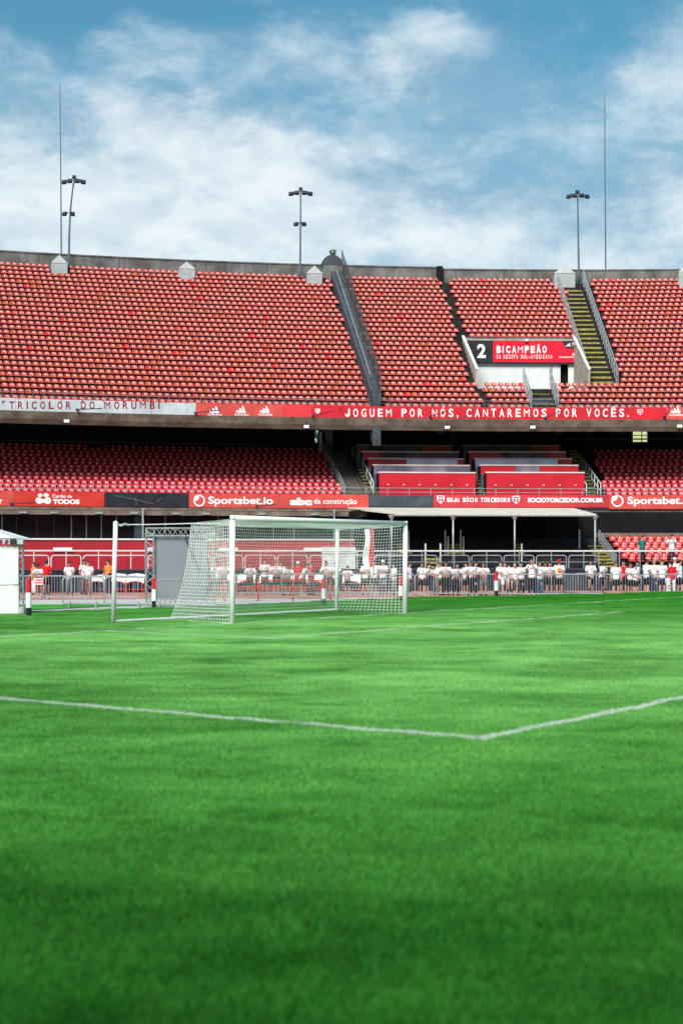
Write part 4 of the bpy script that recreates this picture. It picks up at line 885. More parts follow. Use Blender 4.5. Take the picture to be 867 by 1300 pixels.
# pale railing with hoop panels along the front wall
hr = thing('hoop_railing', 'pale pipe railing with rounded hoop panels standing on the front wall', 'railing', P(111.55, 0, .88))
mb = MB(); mb.arctube(111.55, TL, TR_, 1.86, .05, 6); part('pipe', mb, M_rail, hr)
px = -100
while px < 745:
    R = 111.35; a, b = th(px+1.5, R), th(px+39.5, R); z0, z1 = .9, 1.62; rr = .14; pts = [P(R, a, z0)]
    w = (b-a); e = rr/R
    pts += [P(R, a, z1-rr), P(R, a+e*.3, z1-rr*.3), P(R, a+e, z1), P(R, (a+b)/2, z1), P(R, b-e, z1), P(R, b-e*.3, z1-rr*.3), P(R, b, z1-rr), P(R, b, z0)]
    mb = MB(); mb.tube(pts, .032, 6); mb.tube([P(R, (a+b)/2, z0), P(R, (a+b)/2, 1.86)], .026, 5)
    if px > 480: mb.tube([P(R, a, 1.25), P(R, b, 1.25)], .022, 5)
    part('hoop_panel', mb, M_rail if px < 480 else M_galv, hr); px += 41
for px in list(range(760, 980, 26)): mb = MB(); mb.tube([P(111.55, th(px, 111.5), .88), P(111.55, th(px, 111.5), 1.86)], .03, 5); part('post', mb, M_galv, hr)

# ------------------------------------------------------------------ the rest of the bowl, behind and beside the camera
fs_ = thing('opposite_stand', 'far side of the seating bowl closing the ground behind the camera', 'stand', (C0[0], C0[1]-120, 0))
mb = MB(); mb.prism([(100, -.6), (100, 3), (112, 8), (112, 11), (137, 22), (137, 24), (139, 24), (139, -.6)], TB+.35, TA+2*PI-.35, 90); part('terrace_block', mb, mat('far_seats', (.13, .035, .035), .85, .3, .5, .2), fs_)

# ================================================================== GOAL
goal = thing('football_goal', 'white football goal with box net at the end of the pitch', 'goal', gl(3.72, 0))
for s_ in (0, 7.44): mb = MB(); mb.tube([gl(s_, 0, -.1), gl(s_, 0, 2.44)], .062, 14); mb.tube([gl(s_, 0, 2.44), gl(s_, 0, 2.561)], .0615, 14); part('goalpost', mb, M_white, goal, True)
mb = MB(); mb.tube([gl(.0, 0, 2.50), gl(3.72, 0, 2.497), gl(7.44, 0, 2.50)], .061, 14); part('crossbar', mb, M_white, goal, True)
NR = random.Random(5)
def net_patch(mb, fn, nu, nv, r=.0058, ru=None):
    g = [[fn(i/nu, j/nv) for j in range(nv+1)] for i in range(nu+1)]
    for i in range(nu+1): mb.tube(g[i], r, 3)
    for j in range(nv+1): mb.tube([g[i][j] for i in range(nu+1)], r if 0 < j < nv else r*2.2, 3)
def lerp(a, b, f): return a+(b-a)*f
def tbk(u): return lerp(.45, 7.25, u), 1.65, 2.40-.05*math.sin(PI*u)          # upper back edge (s, back, z)
def bbk(u): return lerp(.75, 7.35, u), 2.62-.05*math.sin(PI*3*u), .02
def nb_(s_, b, z): return gl(s_, -b, z)
def f_top(u, v):
    a, b, z = tbk(u); return nb_(lerp(.05+7.34*u, a, v), lerp(.05, b, v), lerp(2.47, z, v)-.10*math.sin(PI*v)*(.7+.3*math.sin(9*u))*math.sin(PI*min(1, max(0, u)))**.3)
def f_back(u, v):
    a = Vector(tbk(u)); b = Vector(bbk(u)); q = a.lerp(b, v); return nb_(q.x, q.y-.16*math.sin(PI*v)+.035*math.sin(17*u+5*v), q.z)
def f_side(u0, s0):
    def f(u, v):
        A = Vector((s0, .06, lerp(2.44, .03, v))); a = Vector(tbk(u0)); b = Vector(bbk(u0)); q = a.lerp(b, v); q.y -= .16*math.sin(PI*v)+0
        w = A.lerp(q, u); return nb_(w.x+(.05 if u0 == 0 else -.05)*math.sin(PI*u)*math.sin(PI*v), w.y, w.z-.04*math.sin(PI*u)*(1-v))
    return f
net = MB(); net_patch(net, f_top, 74, 17); net_patch(net, f_back, 74, 29); net_patch(net, f_side(0, .03), 22, 29); net_patch(net, f_side(1, 7.41), 20, 29)
part('net', net, M_net, goal)
mb = MB(); mb.tube([nb_(-.95, 2.85, .03), nb_(3.6, 2.80, .03), nb_(8.15, 2.83, .03)], .045, 6); part('base_strip', mb, M_offwhite, goal)
for s_, lab, m in ((-1.0, 'leaning pale net pole standing to the left of the goal', M_offwhite), (8.2, 'white net pole standing behind the goal net at the right', M_white)):
    b = thing('net_pole', lab, 'pole', gl(s_, -2.87)); mb = MB(); mb.tube([gl(s_, -2.87, -.05), gl(s_, -2.87, 2.38)+Vector((.06 if s_ < 0 else .03, 0, 0))], .055, 10); part('tube', mb, m, b, True)
    mb = MB(); mb.lathe(gl(s_, -2.87, 2.36)+Vector((.06 if s_ < 0 else .03, 0, 0)), [(.06, 0), (.06, .05), (.03, .085), (0, .09)], 10); part('cap', mb, m, b, True)
    e = tbk(0 if s_ < 0 else 1); mb = MB(); mb.tube([gl(s_, -2.87, 2.36), gl((s_+e[0])/2, -(2.87+e[1])/2, 2.37), gl(e[0], -e[1], e[2])], .014, 4); part('guy_rope', mb, M_net, b)
    if s_ < 0: mb = MB(); mb.tube([gl(s_, -2.87, 2.35).lerp(gl(e[0], -e[1], e[2]), q/20)+Vector((0, 0, .02*math.sin(q*2.5))) for q in range(1, 5)], .03, 5); part('rope_knot', mb, M_hut, b)

# ================================================================== THINGS ON THE SURROUND
def banded_post(px, ybase, ytop, label):
    d = F*CH/(ybase-HZ); b = thing('marker_post', label, 'marker post', pitch_pt(px, ybase), 0, 'red white and black marker posts'); H = (ybase-ytop)*d/F; r = .075
    for k, (f0, f1, m) in enumerate(((0, .24, M_blackb), (.24, .64, M_white), (.64, 1, M_hoopred))):
        mb = MB(); mb.tube([(0, 0, H*f0-(.05 if k == 0 else 0)), (0, 0, H*f1)], r-.002*k, 10); part('band', mb, m, b, world=False)
    mb = MB(); mb.lathe((0, 0, 0), [(r-.01, H), (r-.03, H+.03), (0, H+.035)], 10); part('cap', mb, M_hoopred, b, world=False)
banded_post(37, 783, 735, 'red white and black marker post beside the white tent'); banded_post(196, 771.5, 735, 'red white and black marker post at the foot of the lattice frame')
banded_post(411, 768.5, 735, 'red white and black marker post seen through the goal net'); banded_post(508.5, 764, 733, 'red white and black marker post half hidden by the far goalpost'); banded_post(629.5, 757.3, 726, 'red white and black marker post in front of the right barriers')
def lattice(mb, a, b, w, n, r=.022, axis=None):
    """a box lattice: four chords and zigzag webs"""
    a, b = Vector(a), Vector(b); d = (b-a).normalized(); u = Vector(axis or (0, 1, 0)); u = (u-d*u.dot(d)).normalized(); v = d.cross(u); cs = [(u+v)*w/2, (u-v)*w/2, (-u-v)*w/2, (-u+v)*w/2]
    for c in cs: mb.tube([a+c, b+c], r, 5)
    for k in range(4):
        c, e = cs[k], cs[(k+1) % 4]
        for i in range(n): p, q = a.lerp(b, i/n), a.lerp(b, (i+1)/n); mb.tube([p+(c if i % 2 else e), q+(e if i % 2 else c)], r*.6, 4)
        for f in (0, 1): mb.tube([a.lerp(b, f)+c, a.lerp(b, f)+e], r*.8, 4)
    return mb
# white tent
d = 40.2; xr = (27-CX)/F*d; H = 2.02; tn = thing('marquee', 'white sheeted marquee on lattice legs cut off by the left edge', 'tent', (xr-1.6, d, 0))
n = 14; vs = []; fs = []
for i in range(n+1):
    for j in range(9): x = xr-.06-3.2*i/n; z = .02+(H-.16)*j/8; vs.append((x, d-.02+.02*math.sin(i*1.7+j*.8)+.012*math.sin(j*2.9+i), z))
fs = [(i*9+j, (i+1)*9+j, (i+1)*9+j+1, i*9+j+1) for i in range(n) for j in range(8)]; o = len(vs); vs += [(x, y+.03, z) for x, y, z in vs]; fs += [tuple(q+o for q in reversed(f)) for f in fs]
part('side_sheet', MB().add(vs, fs), M_offwhite, tn, True)
mb = MB(); mb.tube([(xr-3.2, d-.03, .72), (xr-1.5, d-.035, .77), (xr-.05, d-.03, .84)], .012, 4); part('cord', mb, M_galv, tn)
mb = MB(); lattice(mb, (xr-.02, d+.1, 0), (xr-.02, d+.1, H), .13, 12, .016); part('lattice_leg', mb, M_galv, tn); mb = MB(); lattice(mb, (xr-.75, d+2.6, 0), (xr-.75, d+2.6, H), .13, 12, .016); part('lattice_leg', mb, M_galv, tn)
mb = MB(); mb.tube([(xr-3.3, d-.04, H-.03), (xr+.08, d-.04, H-.03)], .09, 4); part('beam_cover', mb, M_grey, tn)
mb = MB()
for i in range(9): x = xr-.42-i*.16; mb.add([(x, d-.135, H-.09), (x+.07, d-.135, H-.09), (x+.11, d-.135, H+.03), (x+.04, d-.135, H+.03)], [(0, 1, 2, 3)])
part('beam_print', mb, M_inkd, tn); mb = MB(); mb.box((xr-.18, d-.125, H-.03), (.17, .03, .14)); part('speaker_box', mb, M_blackb, tn)
mb = MB(); mb.add([(xr-3.3, d, H+.07), (xr-.2, d, H+.07), (xr-.2, d+2.6, H+.07), (xr-3.3, d+2.6, H+.07), (xr-1.6, d+1.3, H+.55)], [(0, 1, 4), (1, 2, 4), (2, 3, 4), (3, 0, 4), (3, 2, 1, 0)]); part('roof', mb, M_offwhite, tn)
mb = MB(); mb.lathe((xr+.02, d-.02, .0), [(0, .03), (.09, .03), (.10, .06), (.09, .20), (0, .22)], 10); part('foot_weight', mb, M_hut, tn)
mb = MB(); mb.box((xr-.55, d-.25, .01), (.75, .22, .02)); pb = thing('white_plate', 'flat white plate on the grass in front of the marquee', 'plate', (xr-.55, d-.25, 0)); part('sheet', mb, M_offwhite, pb)
# lattice frame with grey screen
d = 46.6; x0, x1 = (191-CX)/F*d, (268-CX)/F*d; H = 2.46; lf = thing('screen_frame', 'silver lattice frame holding a plain grey screen left of the goal', 'screen frame', ((x0+x1)/2, d, 0)); w = .25
for x in (x0, x1): mb = MB(); lattice(mb, (x, d, .28), (x, d, H-.14), w, 9, .024); part('lattice_leg', mb, M_galv, lf)
mb = MB(); lattice(mb, (x0-.12, d, H-.10), (x1+.12, d, H-.10), .24, 13, .024); part('lattice_beam', mb, M_galv, lf)
mb = MB(); lattice(mb, (x0-.12, d, .14), (x1+.12, d, .14), .24, 13, .024); part('lattice_beam', mb, M_galv, lf)
mb = MB(); mb.box(((x0+x1)/2, d+.02, (H+.0)/2+.03), (x1-x0-w-.02, .05, H-.50)); part('screen', mb, M_screen, lf)
mb = MB(); a = at(235.5, 683, d-.15); mb.tube([a, at(252, 722, d-.15)], .025, 5); part('cable', mb, M_lamp, lf)
for x in (x0, x1):
    for y in (-.3, .3): mb = MB(); mb.box((x, d+y, .03), (.3, .12, .06)); part('foot', mb, M_galv, lf)
# crowd barriers
def make_barrier(W_, H, label, group):
    b = thing('crowd_barrier', label, 'barrier', (0, 0, 0), 0, group); rr = .13; h = W_/2; pts = [(-h, 0, .16)]
    for k in range(5): a = PI-k*PI/8; pts.append((-h+rr+rr*math.cos(a), 0, H-rr+rr*math.sin(a)))
    for k in range(5): a = PI/2-k*PI/8; pts.append((h-rr+rr*math.cos(a), 0, H-rr+rr*math.sin(a)))
    pts += [(h, 0, .16), (-h, 0, .16)]; mb = MB(); mb.tube(pts, .028, 6); part('frame', mb, M_galv, b, world=False)
    mb = MB(); n = int(W_/.125)
    for i in range(1, n): x = -h+W_*i/n; mb.tube([(x, 0, .16), (x, 0, H)], .008, 4)
    part('bars', mb, M_galv, b, world=False, kind='stuff')
    for x in (-h+.22, h-.22): mb = MB(); mb.tube([(x, -.26, 0), (x, 0, .22), (x, .26, 0)], .02, 5); part('foot', mb, M_galv, b, world=False)
    return b
def place(o, px, d, dpx, first, label, yaw=0.):
    q = Vector(((px-CX)/F*d, d, 0)); q.z = gz(q.x, q.y)
    if first: o.location = q; o.rotation_euler = (0, 0, yaw); o['label'] = label; return o
    return dup(o, q, yaw, label)
BL = 'grey steel crowd barrier '
B1 = make_barrier(2.16, 1.1, BL, 'grey crowd barriers'); first = True
RIGHT = [(272, 73.5, 'behind the screen frame and the near side of the net'), (329, 73.2, 'behind the net just right of the near goalpost'), (386, 73, 'behind the middle of the goal net'), (443, 72.8, 'behind the net pole at the back of the goal'), (498, 72.6, 'behind the far goalpost'),
         (555, 72.4, 'right of the far goalpost, first in the row'), (614, 72.2, 'with the banded marker post in front'), (671, 72.0, 'in front of the blond child'), (728, 71.8, 'in the empty gap right of the red cap'), (785, 71.6, 'in front of the red shirted supporter'), (842, 71.4, 'in front of the crowd at the far right'), (900, 71.2, 'cut off by the right edge')]
for px, d, l in RIGHT: place(B1, px, d, 0, first, BL+l, -.5*((px-500)/F)); first = False
for px, d, l in ((742, 74.6, 'set back behind the gap right of the red cap'), (706, 74.6, 'set back behind the red capped supporter')): place(B1, px, d, 0, False, BL+l)
B2 = make_barrier(1.28, 1.0, BL, 'grey crowd barriers'); first = True
for px, d, l in ((106, 46.3, 'standing nearest on the left apron, below the maroon trousers'), (159.5, 46.0, 'on the left apron behind the leaning net pole')): place(B2, px, d, 0, first, BL+l); first = False
for px, d, l in ((28, 66, 'behind the white marquee edge'), (86, 66, 'further back in front of the white hooded benches, left'), (145, 66, 'further back in front of the white hooded benches, right')): place(B1, px, d, 0, False, BL+l)
place(B2, 215, 45.4, 0, False, BL+'leaning against the grey screen').scale = (.62, 1, .92)
# low red rails behind the net
rr_ = thing('red_rails', 'low red and white railing behind the goal net', 'railing', ground(330, 760)); d = 54.5
xs = [(243, M_white), (285, M_hoopred), (328, M_hoopred), (372, M_hoopred), (419.5, M_hoopred)]
for px, m in xs: x = (px-CX)/F*d; mb = MB(); mb.tube([(x, d, gz(x, d)-.02), (x, d, .74)], .03, 8); part('post', mb, m, rr_, True)
for zt, a, b in ((.72, 243, 410), (.46, 243, 410)): mb = MB(); mb.tube([((a-CX)/F*d, d-.05, zt), ((b-CX)/F*d, d-.05, zt-.02)], .02, 6); part('rail', mb, M_hoopred, rr_)
# feather flag
d = 52.5; c = pitch_pt(474, 763); ff = thing('feather_flag', 'tall red and white feather flag on a black base behind the net', 'flag', c); x, y = c.x, c.y
mb = MB(); mb.tube([(x, y, 0), (x, y, 2.3), (x-.04, y, 2.6)], .022, 6); part('pole', mb, M_galv, ff)
def flag_cloth(u0, u1, m):
    vs = []
    for i in range(13): z = 1.2+1.36*i/12; wv_ = .05*math.sin(i*.7); wd = .34+.05*math.sin(i*.5); vs += [(x-wd*u0, y-.02+wv_*u0, z), (x-wd*u1, y-.02+wv_*u1, z)]
    mb = MB(); mb.add(vs, [(2*i, 2*i+2, 2*i+3, 2*i+1) for i in range(12)]); o = len(mb.v); mb.add([(a, b_+.012, c_) for a, b_, c_ in vs], [(2*i+1, 2*i+3, 2*i+2, 2*i) for i in range(12)]); part('cloth', mb, m, ff, True)
flag_cloth(0, .42, M_hoopred); flag_cloth(.42, 1.0, M_offwhite); mb = MB(); mb.box((x-.2, y, .03), (.75, .45, .06)); part('base_plate', mb, M_blackb, ff)
# white hooded benches along the left front wall
def make_hooded():
    b = thing('hooded_bench', 'white hooded bench', 'bench', (0, 0, 0), 0, 'white hooded benches along the front wall'); w = .98; mb = MB(); vs = []; fs = []; n = 8
    for i in range(n+1):                                  # curved hood: low rounded shell open to the pitch
        a = PI*(.02+.62*i/n); yy, z = -.42*math.cos(a)*1.15+.05, .62+.44*math.sin(a)
        for x in (-1, -.8, 0, .8, 1): vs.append((x*w/2, yy, z-.10*(abs(x)**3)))
    fs = [(i*5+j, i*5+j+1, (i+1)*5+j+1, (i+1)*5+j) for i in range(n) for j in range(4)]; o = len(vs); vs += [(x*.96, y+.01, z-.04) for x, y, z in vs]; fs += [tuple(q+o for q in reversed(f)) for f in fs]
    fs += [(j, o+j, o+j+1, j+1) for j in range(4)]; part('hood', MB().add(vs, fs), M_white, b, True, False)
    mb = MB(); mb.tube([(-w/2+.03, -.44, .44), (-w*.3, -.46, .60), (0, -.46, .64), (w*.3, -.46, .60), (w/2-.03, -.44, .44)], .03, 6); part('hood_edge', mb, M_hoopred, b, True, False)
    for sx in (-1, 1):
        mb = MB(); mb.box((sx*(w/2-.03), 0, .28), (.05, .7, .56)); part('side_panel', mb, M_wallred, b, False, False)
    for k in range(4): mb = MB(); mb.box((-.36+k*.24, .30, .34), (.07, .04, .56)); part('back_slat', mb, M_wallred, b, False, False)
    mb = MB(); mb.box((.02, .1, .42), (.42, .06, .30)); part('blue_pad', mb, M_blue, b, False, False)
    mb = MB(); mb.box((0, 0, .2), (.84, .4, .05)); part('seat', mb, M_hoopred, b, False, False); return b
HB = make_hooded(); first = True
for px, l in ((7, 'hidden partly behind the white marquee'), (32, 'right beside the white marquee'), (57, 'behind the red shirted person'), (80, 'between the red shirt and the grey trousers'), (103, 'behind the two white shirts on the left'), (126, 'left of the orange shirted photographer'), (151, 'just right of the leaning net pole'), (174, 'at the left side of the lattice frame'), (290, 'behind the near goalpost'), (314, 'right of the near goalpost, seen through the net'), (342, 'behind the net left of its middle'), (372, 'behind the middle of the net'), (400, 'behind the net below the white board'), (447, 'behind the net right of the net pole')):
    place(HB, px, 79.3, 0, first, 'white hooded bench with blue pad '+l, -.1); first = False

# ================================================================== PEOPLE
SKIN = [mat('skin_light', (.55, .30, .21), .55, .08, 6, .35), mat('skin_tan', (.40, .20, .13), .55, .08, 6, .35), mat('skin_brown', (.20, .095, .058), .55, .08, 6, .35)]
HAIRM = {'black': mat('hair_black', (.012, .010, .010), .6, .3, 20, .3), 'brown': mat('hair_brown', (.06, .032, .018), .6, .3, 20, .3), 'blond': mat('hair_blond', (.50, .34, .12), .6, .3, 20, .3), 'grey': mat('hair_grey', (.30, .29, .28), .6, .2, 20, .3)}
CLOTH = {n_: mat('cloth_'+n_, c, .85, .12, 5, .15, bump=.25, bscale=6) for n_, c in dict(white=(.78, .77, .79), red=(.62, .012, .02), orange=(.75, .22, .05), black=(.014, .014, .018), navy=(.02, .025, .06), grey=(.16, .17, .17), maroon=(.20, .025, .035), teal=(.02, .15, .15), jeans=(.06, .10, .19), khaki=(.26, .20, .14)).items()}
def skin_eval(verts, edges, rad_, root=0, lv=1):
    me = bpy.data.meshes.new('body'); me.from_pydata([tuple(v) for v in verts], edges, []); o = bpy.data.objects.new('body', me); COL.objects.link(o)
    md_ = o.modifiers.new('s', 'SKIN'); md_.use_smooth_shade = True
    sv = me.skin_vertices[0].data if me.skin_vertices else None
    if sv is None: bpy.context.view_layer.objects.active = o; bpy.ops.mesh.customdata_skin_add(); sv = me.skin_vertices[0].data
    for i, r in enumerate(rad_): sv[i].radius = (r, r) if not isinstance(r, tuple) else r
    for i in (root if isinstance(root, (list, tuple)) else [root]): sv[i].use_root = True
    o.modifiers.new('d', 'SUBSURF').levels = lv
    dg = bpy.context.evaluated_depsgraph_get(); m2 = bpy.data.meshes.new_from_object(o.evaluated_get(dg)); bpy.data.objects.remove(o); bpy.data.meshes.remove(me)
    m2.name = 'body'; m2.polygons.foreach_set('use_smooth', [True]*len(m2.polygons)); m2.materials.clear(); return m2
V3 = Vector
def pose(kind, mir=1):
    p = dict(pel=V3((0, 0, .93)), che=V3((0, .0, 1.30)), nec=V3((0, .0, 1.465)), head=V3((0, -.015, 0)))
    p['sh'] = [V3((-.175, .0, 1.41)), V3((.175, .0, 1.41))]; p['hip'] = [V3((-.09, 0, .90)), V3((.09, 0, .90))]
    p['kn'] = [V3((-.105, -.03, .50)), V3((.11, -.02, .50))]; p['an'] = [V3((-.12, .02, .085)), V3((.125, .0, .085))]
    p['el'] = [V3((-.255, .03, 1.13)), V3((.255, .03, 1.13))]; p['wr'] = [V3((-.25, -.07, .90)), V3((.25, -.07, .90))]; p['hd'] = [V3((.0, -.3, -1)), V3((0, -.3, -1))]
    if kind == 'lean':
        for k, dy, dz in (('che', -.10, -.03), ('nec', -.19, -.06)): p[k] += V3((0, dy, dz))
        p['sh'] = [V3((-.19, -.15, 1.345)), V3((.19, -.15, 1.345))]; p['el'] = [V3((-.30, -.25, 1.11)), V3((.30, -.25, 1.11))]; p['wr'] = [V3((-.10, -.42, 1.12)), V3((.10, -.43, 1.13))]; p['hd'] = [V3((1, -.2, -.1)), V3((-1, -.2, -.1))]; p['pel'] += V3((0, .08, 0))
    if kind == 'fold': p['el'] = [V3((-.27, -.06, 1.15)), V3((.27, -.06, 1.15))]; p['wr'] = [V3((.03, -.21, 1.17)), V3((-.03, -.20, 1.22))]; p['hd'] = [V3((1, .1, .1)), V3((-1, .1, .1))]
    if kind == 'hips': p['el'] = [V3((-.37, .05, 1.17)), V3((.37, .05, 1.17))]; p['wr'] = [V3((-.19, -.06, 1.0)), V3((.19, -.06, 1.0))]; p['hd'] = [V3((.5, -.3, -.7)), V3((-.5, -.3, -.7))]
    if kind == 'step':
        p['kn'][1] = V3((.13, -.30, .74)); p['an'][1] = V3((.13, -.26, .36)); p['el'] = [V3((-.26, -.14, 1.13)), V3((.25, -.16, 1.11))]; p['wr'] = [V3((-.06, -.32, 1.05)), V3((.08, -.34, .98))]; p['hd'] = [V3((.9, -.3, -.3)), V3((-.7, -.4, -.5))]
        p['che'] += V3((0, -.05, 0)); p['nec'] += V3((0, -.09, -.01)); p['sh'] = [q+V3((0, -.07, 0)) for q in p['sh']]
    if kind == 'phone': p['el'][1] = V3((.27, -.17, 1.20)); p['wr'][1] = V3((.10, -.33, 1.42)); p['hd'][1] = V3((-.3, -.2, 1)); p['el'][0] = V3((-.27, -.15, 1.18)); p['wr'][0] = V3((-.08, -.33, 1.36)); p['hd'][0] = V3((.4, -.2, .9))
    if kind == 'walk': p['kn'] = [V3((-.10, -.16, .51)), V3((.10, .03, .49))]; p['an'] = [V3((-.10, -.20, .085)), V3((.10, .22, .12))]; p['wr'] = [V3((-.24, .14, .92)), V3((.24, -.22, .94))]
    if kind == 'hold': p['el'] = [V3((-.25, .0, 1.12)), V3((.25, .0, 1.12))]; p['wr'] = [V3((-.09, -.26, 1.02)), V3((.09, -.27, 1.03))]; p['hd'] = [V3((.8, -.4, -.3)), V3((-.8, -.4, -.3))]
    if mir < 0:
        fl = lambda q: V3((-q.x, q.y, q.z))
        for k in ('sh', 'hip', 'kn', 'an', 'el', 'wr', 'hd'): p[k] = [fl(p[k][1]), fl(p[k][0])]
    return p
def ring(c, rx, ry, n=12, tilt=0): return [V3((c.x+rx*math.cos(2*PI*i/n), c.y+ry*math.sin(2*PI*i/n), c.z+tilt*math.sin(2*PI*i/n))) for i in range(n)]
def loft(mb, rings, cap=True):
    n = len(rings[0]); vs = [v for r in rings for v in r]; fs = [(i*n+j, i*n+(j+1) % n, (i+1)*n+(j+1) % n, (i+1)*n+j) for i in range(len(rings)-1) for j in range(n)]
    if cap: fs += [tuple(reversed(range(n))), tuple((len(rings)-1)*n+j for j in range(n))]
    mb.add(vs, fs)
def build_pose(kind, mir, long_leg):
    p = pose(kind, mir); hb = p['nec']+p['head']; hd = lambda z, y=0: V3((hb.x, hb.y+y, p['nec'].z+z))
    V = [p['pel'], p['pel'].lerp(p['che'], .5), p['che'], p['nec'], hd(.075, -.005), hd(.155, -.012), hd(.225, .0), hd(.145, -.118), hd(.15, 0)+V3((-.083, 0, 0)), hd(.15, 0)+V3((.083, 0, 0))]
    R = [.125, .115, .13, .055, .062, .086, .062, .014, .014, .014]; E = [(0, 1), (1, 2), (2, 3), (3, 4), (4, 5), (5, 6), (5, 7), (5, 8), (5, 9)]
    for k in (0, 1):
        o = len(V); pa = p['wr'][k]+p['hd'][k].normalized()*.075
        V += [p['sh'][k], p['sh'][k].lerp(p['el'][k], .5), p['el'][k], p['el'][k].lerp(p['wr'][k], .45), p['wr'][k], pa]; R += [.062, .052, .042, .041, .027, .036]
        E += [(2, o), (o, o+1), (o+1, o+2), (o+2, o+3), (o+3, o+4), (o+4, o+5)]
        o = len(V); V += [p['hip'][k], p['hip'][k].lerp(p['kn'][k], .5), p['kn'][k], p['kn'][k].lerp(p['an'][k], .35), p['an'][k], p['an'][k]+V3((0, -.07, -.045)), p['an'][k]+V3((0, -.15, -.06))]; R += [.088, .078, .056, .058, .036, .036, .028]
        E += [(0, o), (o, o+1), (o+1, o+2), (o+2, o+3), (o+3, o+4), (o+4, o+5), (o+5, o+6)]
    roots = [0]
    for k in (0, 1):                                     # five fingers rooted in each palm
        h = p['hd'][k].normalized(); pa = p['wr'][k]+h*.07; sd_ = h.cross(V3((0, 0, 1)) if abs(h.z) < .8 else V3((0, 1, 0))).normalized(); cu = h.cross(sd_)
        for j, (off, L) in enumerate(((-.03, .07), (-.01, .082), (.01, .078), (.029, .06))):
            o = len(V); a = pa+sd_*off+h*.015; V += [a, a+h*L*.5, a+h*L*.9-cu*.018]; R += [.0095, .009, .0075]; E += [(o, o+1), (o+1, o+2)]; roots.append(o)
        o = len(V); a = p['wr'][k]+h*.03+sd_*-.03; V += [a, a+h*.03-sd_*.03, a+h*.06-sd_*.035]; R += [.011, .0105, .009]; E += [(o, o+1), (o+1, o+2)]; roots.append(o)
    M = {'body': skin_eval(V, E, R, roots)}
    pe, ch, ne = p['pel'], p['che'], p['nec']; mb = MB()
    hem = pe+V3((0, 0, -.10)); loft(mb, [ring(hem, .185, .145, 14), ring(pe+V3((0, 0, .02)), .178, .140, 14), ring(pe.lerp(ch, .45), .172, .132, 14), ring(ch+V3((0, 0, -.03)), .188, .135, 14), ring(ch.lerp(ne, .5)+V3((0, 0, .02)), .185, .108, 14), ring(ne+V3((0, 0, -.035)), .10, .082, 14), ring(ne+V3((0, 0, -.005)), .068, .066, 14)])
    for k in (0, 1):
        s0 = p['sh'][k]; e = s0.lerp(p['el'][k], .74); mb.tube([s0.lerp(ch, .35)+V3((0, 0, .02)), s0+V3((0, 0, -.005)), s0.lerp(e, .5), e], .074, 10, .078)
    M['shirt'] = mb.mesh('shirt', None, True); mb = MB()
    q = ch+V3((0, -.142, .0)); mb.add([q+V3((-.09, .012, -.03)), q+V3((0, 0, -.03)), q+V3((.09, .012, -.03)), q+V3((.09, .012, .015)), q+V3((0, 0, .015)), q+V3((-.09, .012, .015))], [(0, 1, 4, 5), (1, 2, 3, 4)]); M['shirt_print'] = mb.mesh('shirt_print', None, True); mb = MB()
    loft(mb, [ring(pe+V3((0, 0, -.13)), .15, .125), ring(pe+V3((0, 0, -.05)), .168, .132), ring(pe+V3((0, 0, .09)), .158, .122)])
    for k in (0, 1):
        h, kn, an = p['hip'][k], p['kn'][k], p['an'][k]
        if long_leg: mb.tube([h, h.lerp(kn, .5), kn, kn.lerp(an, .5), an+V3((0, 0, -.02))], .10, 10, .062)
        else: mb.tube([h, h.lerp(kn, .5), h.lerp(kn, .88)], .10, 10, .092)
    M['trousers' if long_leg else 'shorts'] = mb.mesh('shorts', None, True)
    for k in (0, 1):
        an = p['an'][k]; mb = MB(); z0 = an.z-.085; c = V3((an.x, an.y, z0))
        loft(mb, [ring(c+V3((0, -.055, 0)), .048, .135, 10), ring(c+V3((0, -.055, .03)), .052, .14, 10), ring(c+V3((0, -.04, .065)), .046, .115, 10), ring(c+V3((0, .0, .10)), .040, .055, 10)]); M['shoe%d' % k] = mb.mesh('shoe', None, True)
    hc = hd(.165, .008); mb = MB(); vs = []; n = 12; rows_ = 5
    rings = []
    for j in range(rows_+1):
        a = PI/2*(j/rows_); lowback = .055*(1-j/rows_)
        rings.append([hc+V3((.091*math.cos(a*.98)*math.cos(2*PI*i/n), .106*math.cos(a*.98)*math.sin(2*PI*i/n), .012+.108*math.sin(a)-(lowback if math.sin(2*PI*i/n) > -.3 else -.028*(1-j/rows_)))) for i in range(n)])
    loft(mb, rings); M['hair'] = mb.mesh('hair', None, True)
    mb = MB(); rings = [[hc+V3((.097*math.cos(PI/2*j/5*.97)*math.cos(2*PI*i/n), .112*math.cos(PI/2*j/5*.97)*math.sin(2*PI*i/n), .02+.105*math.sin(PI/2*j/5))) for i in range(n)] for j in range(6)]; loft(mb, rings)
    mb.add([hc+V3((-.07, -.08, .03)), hc+V3((.07, -.08, .03)), hc+V3((.055, -.19, .015)), hc+V3((-.055, -.19, .015)), hc+V3((-.07, -.08, .02)), hc+V3((.07, -.08, .02)), hc+V3((.055, -.19, .005)), hc+V3((-.055, -.19, .005))], [(0, 1, 2, 3), (7, 6, 5, 4), (2, 6, 7, 3), (0, 3, 7, 4), (1, 5, 6, 2)]); M['cap'] = mb.mesh('cap', None, True)
    mb = MB()
    for sx in (-1, 1): mb.lathe(hd(.158, -.092)+V3((sx*.032, 0, 0)), [(0, -.009), (.010, -.004), (.010, .004), (0, .009)], 6)
    mb.box(hd(.098, -.092), (.045, .01, .009)); M['features'] = mb.mesh('features', None)
    return M
PM, MMC = {}, {}
def meshof(key, part_, m):
    k = (key, part_, m.name)
    if k not in MMC: me = PM[key][part_].copy(); me.name = part_; me.materials.clear(); me.materials.append(m); MMC[k] = me
    return MMC[k]
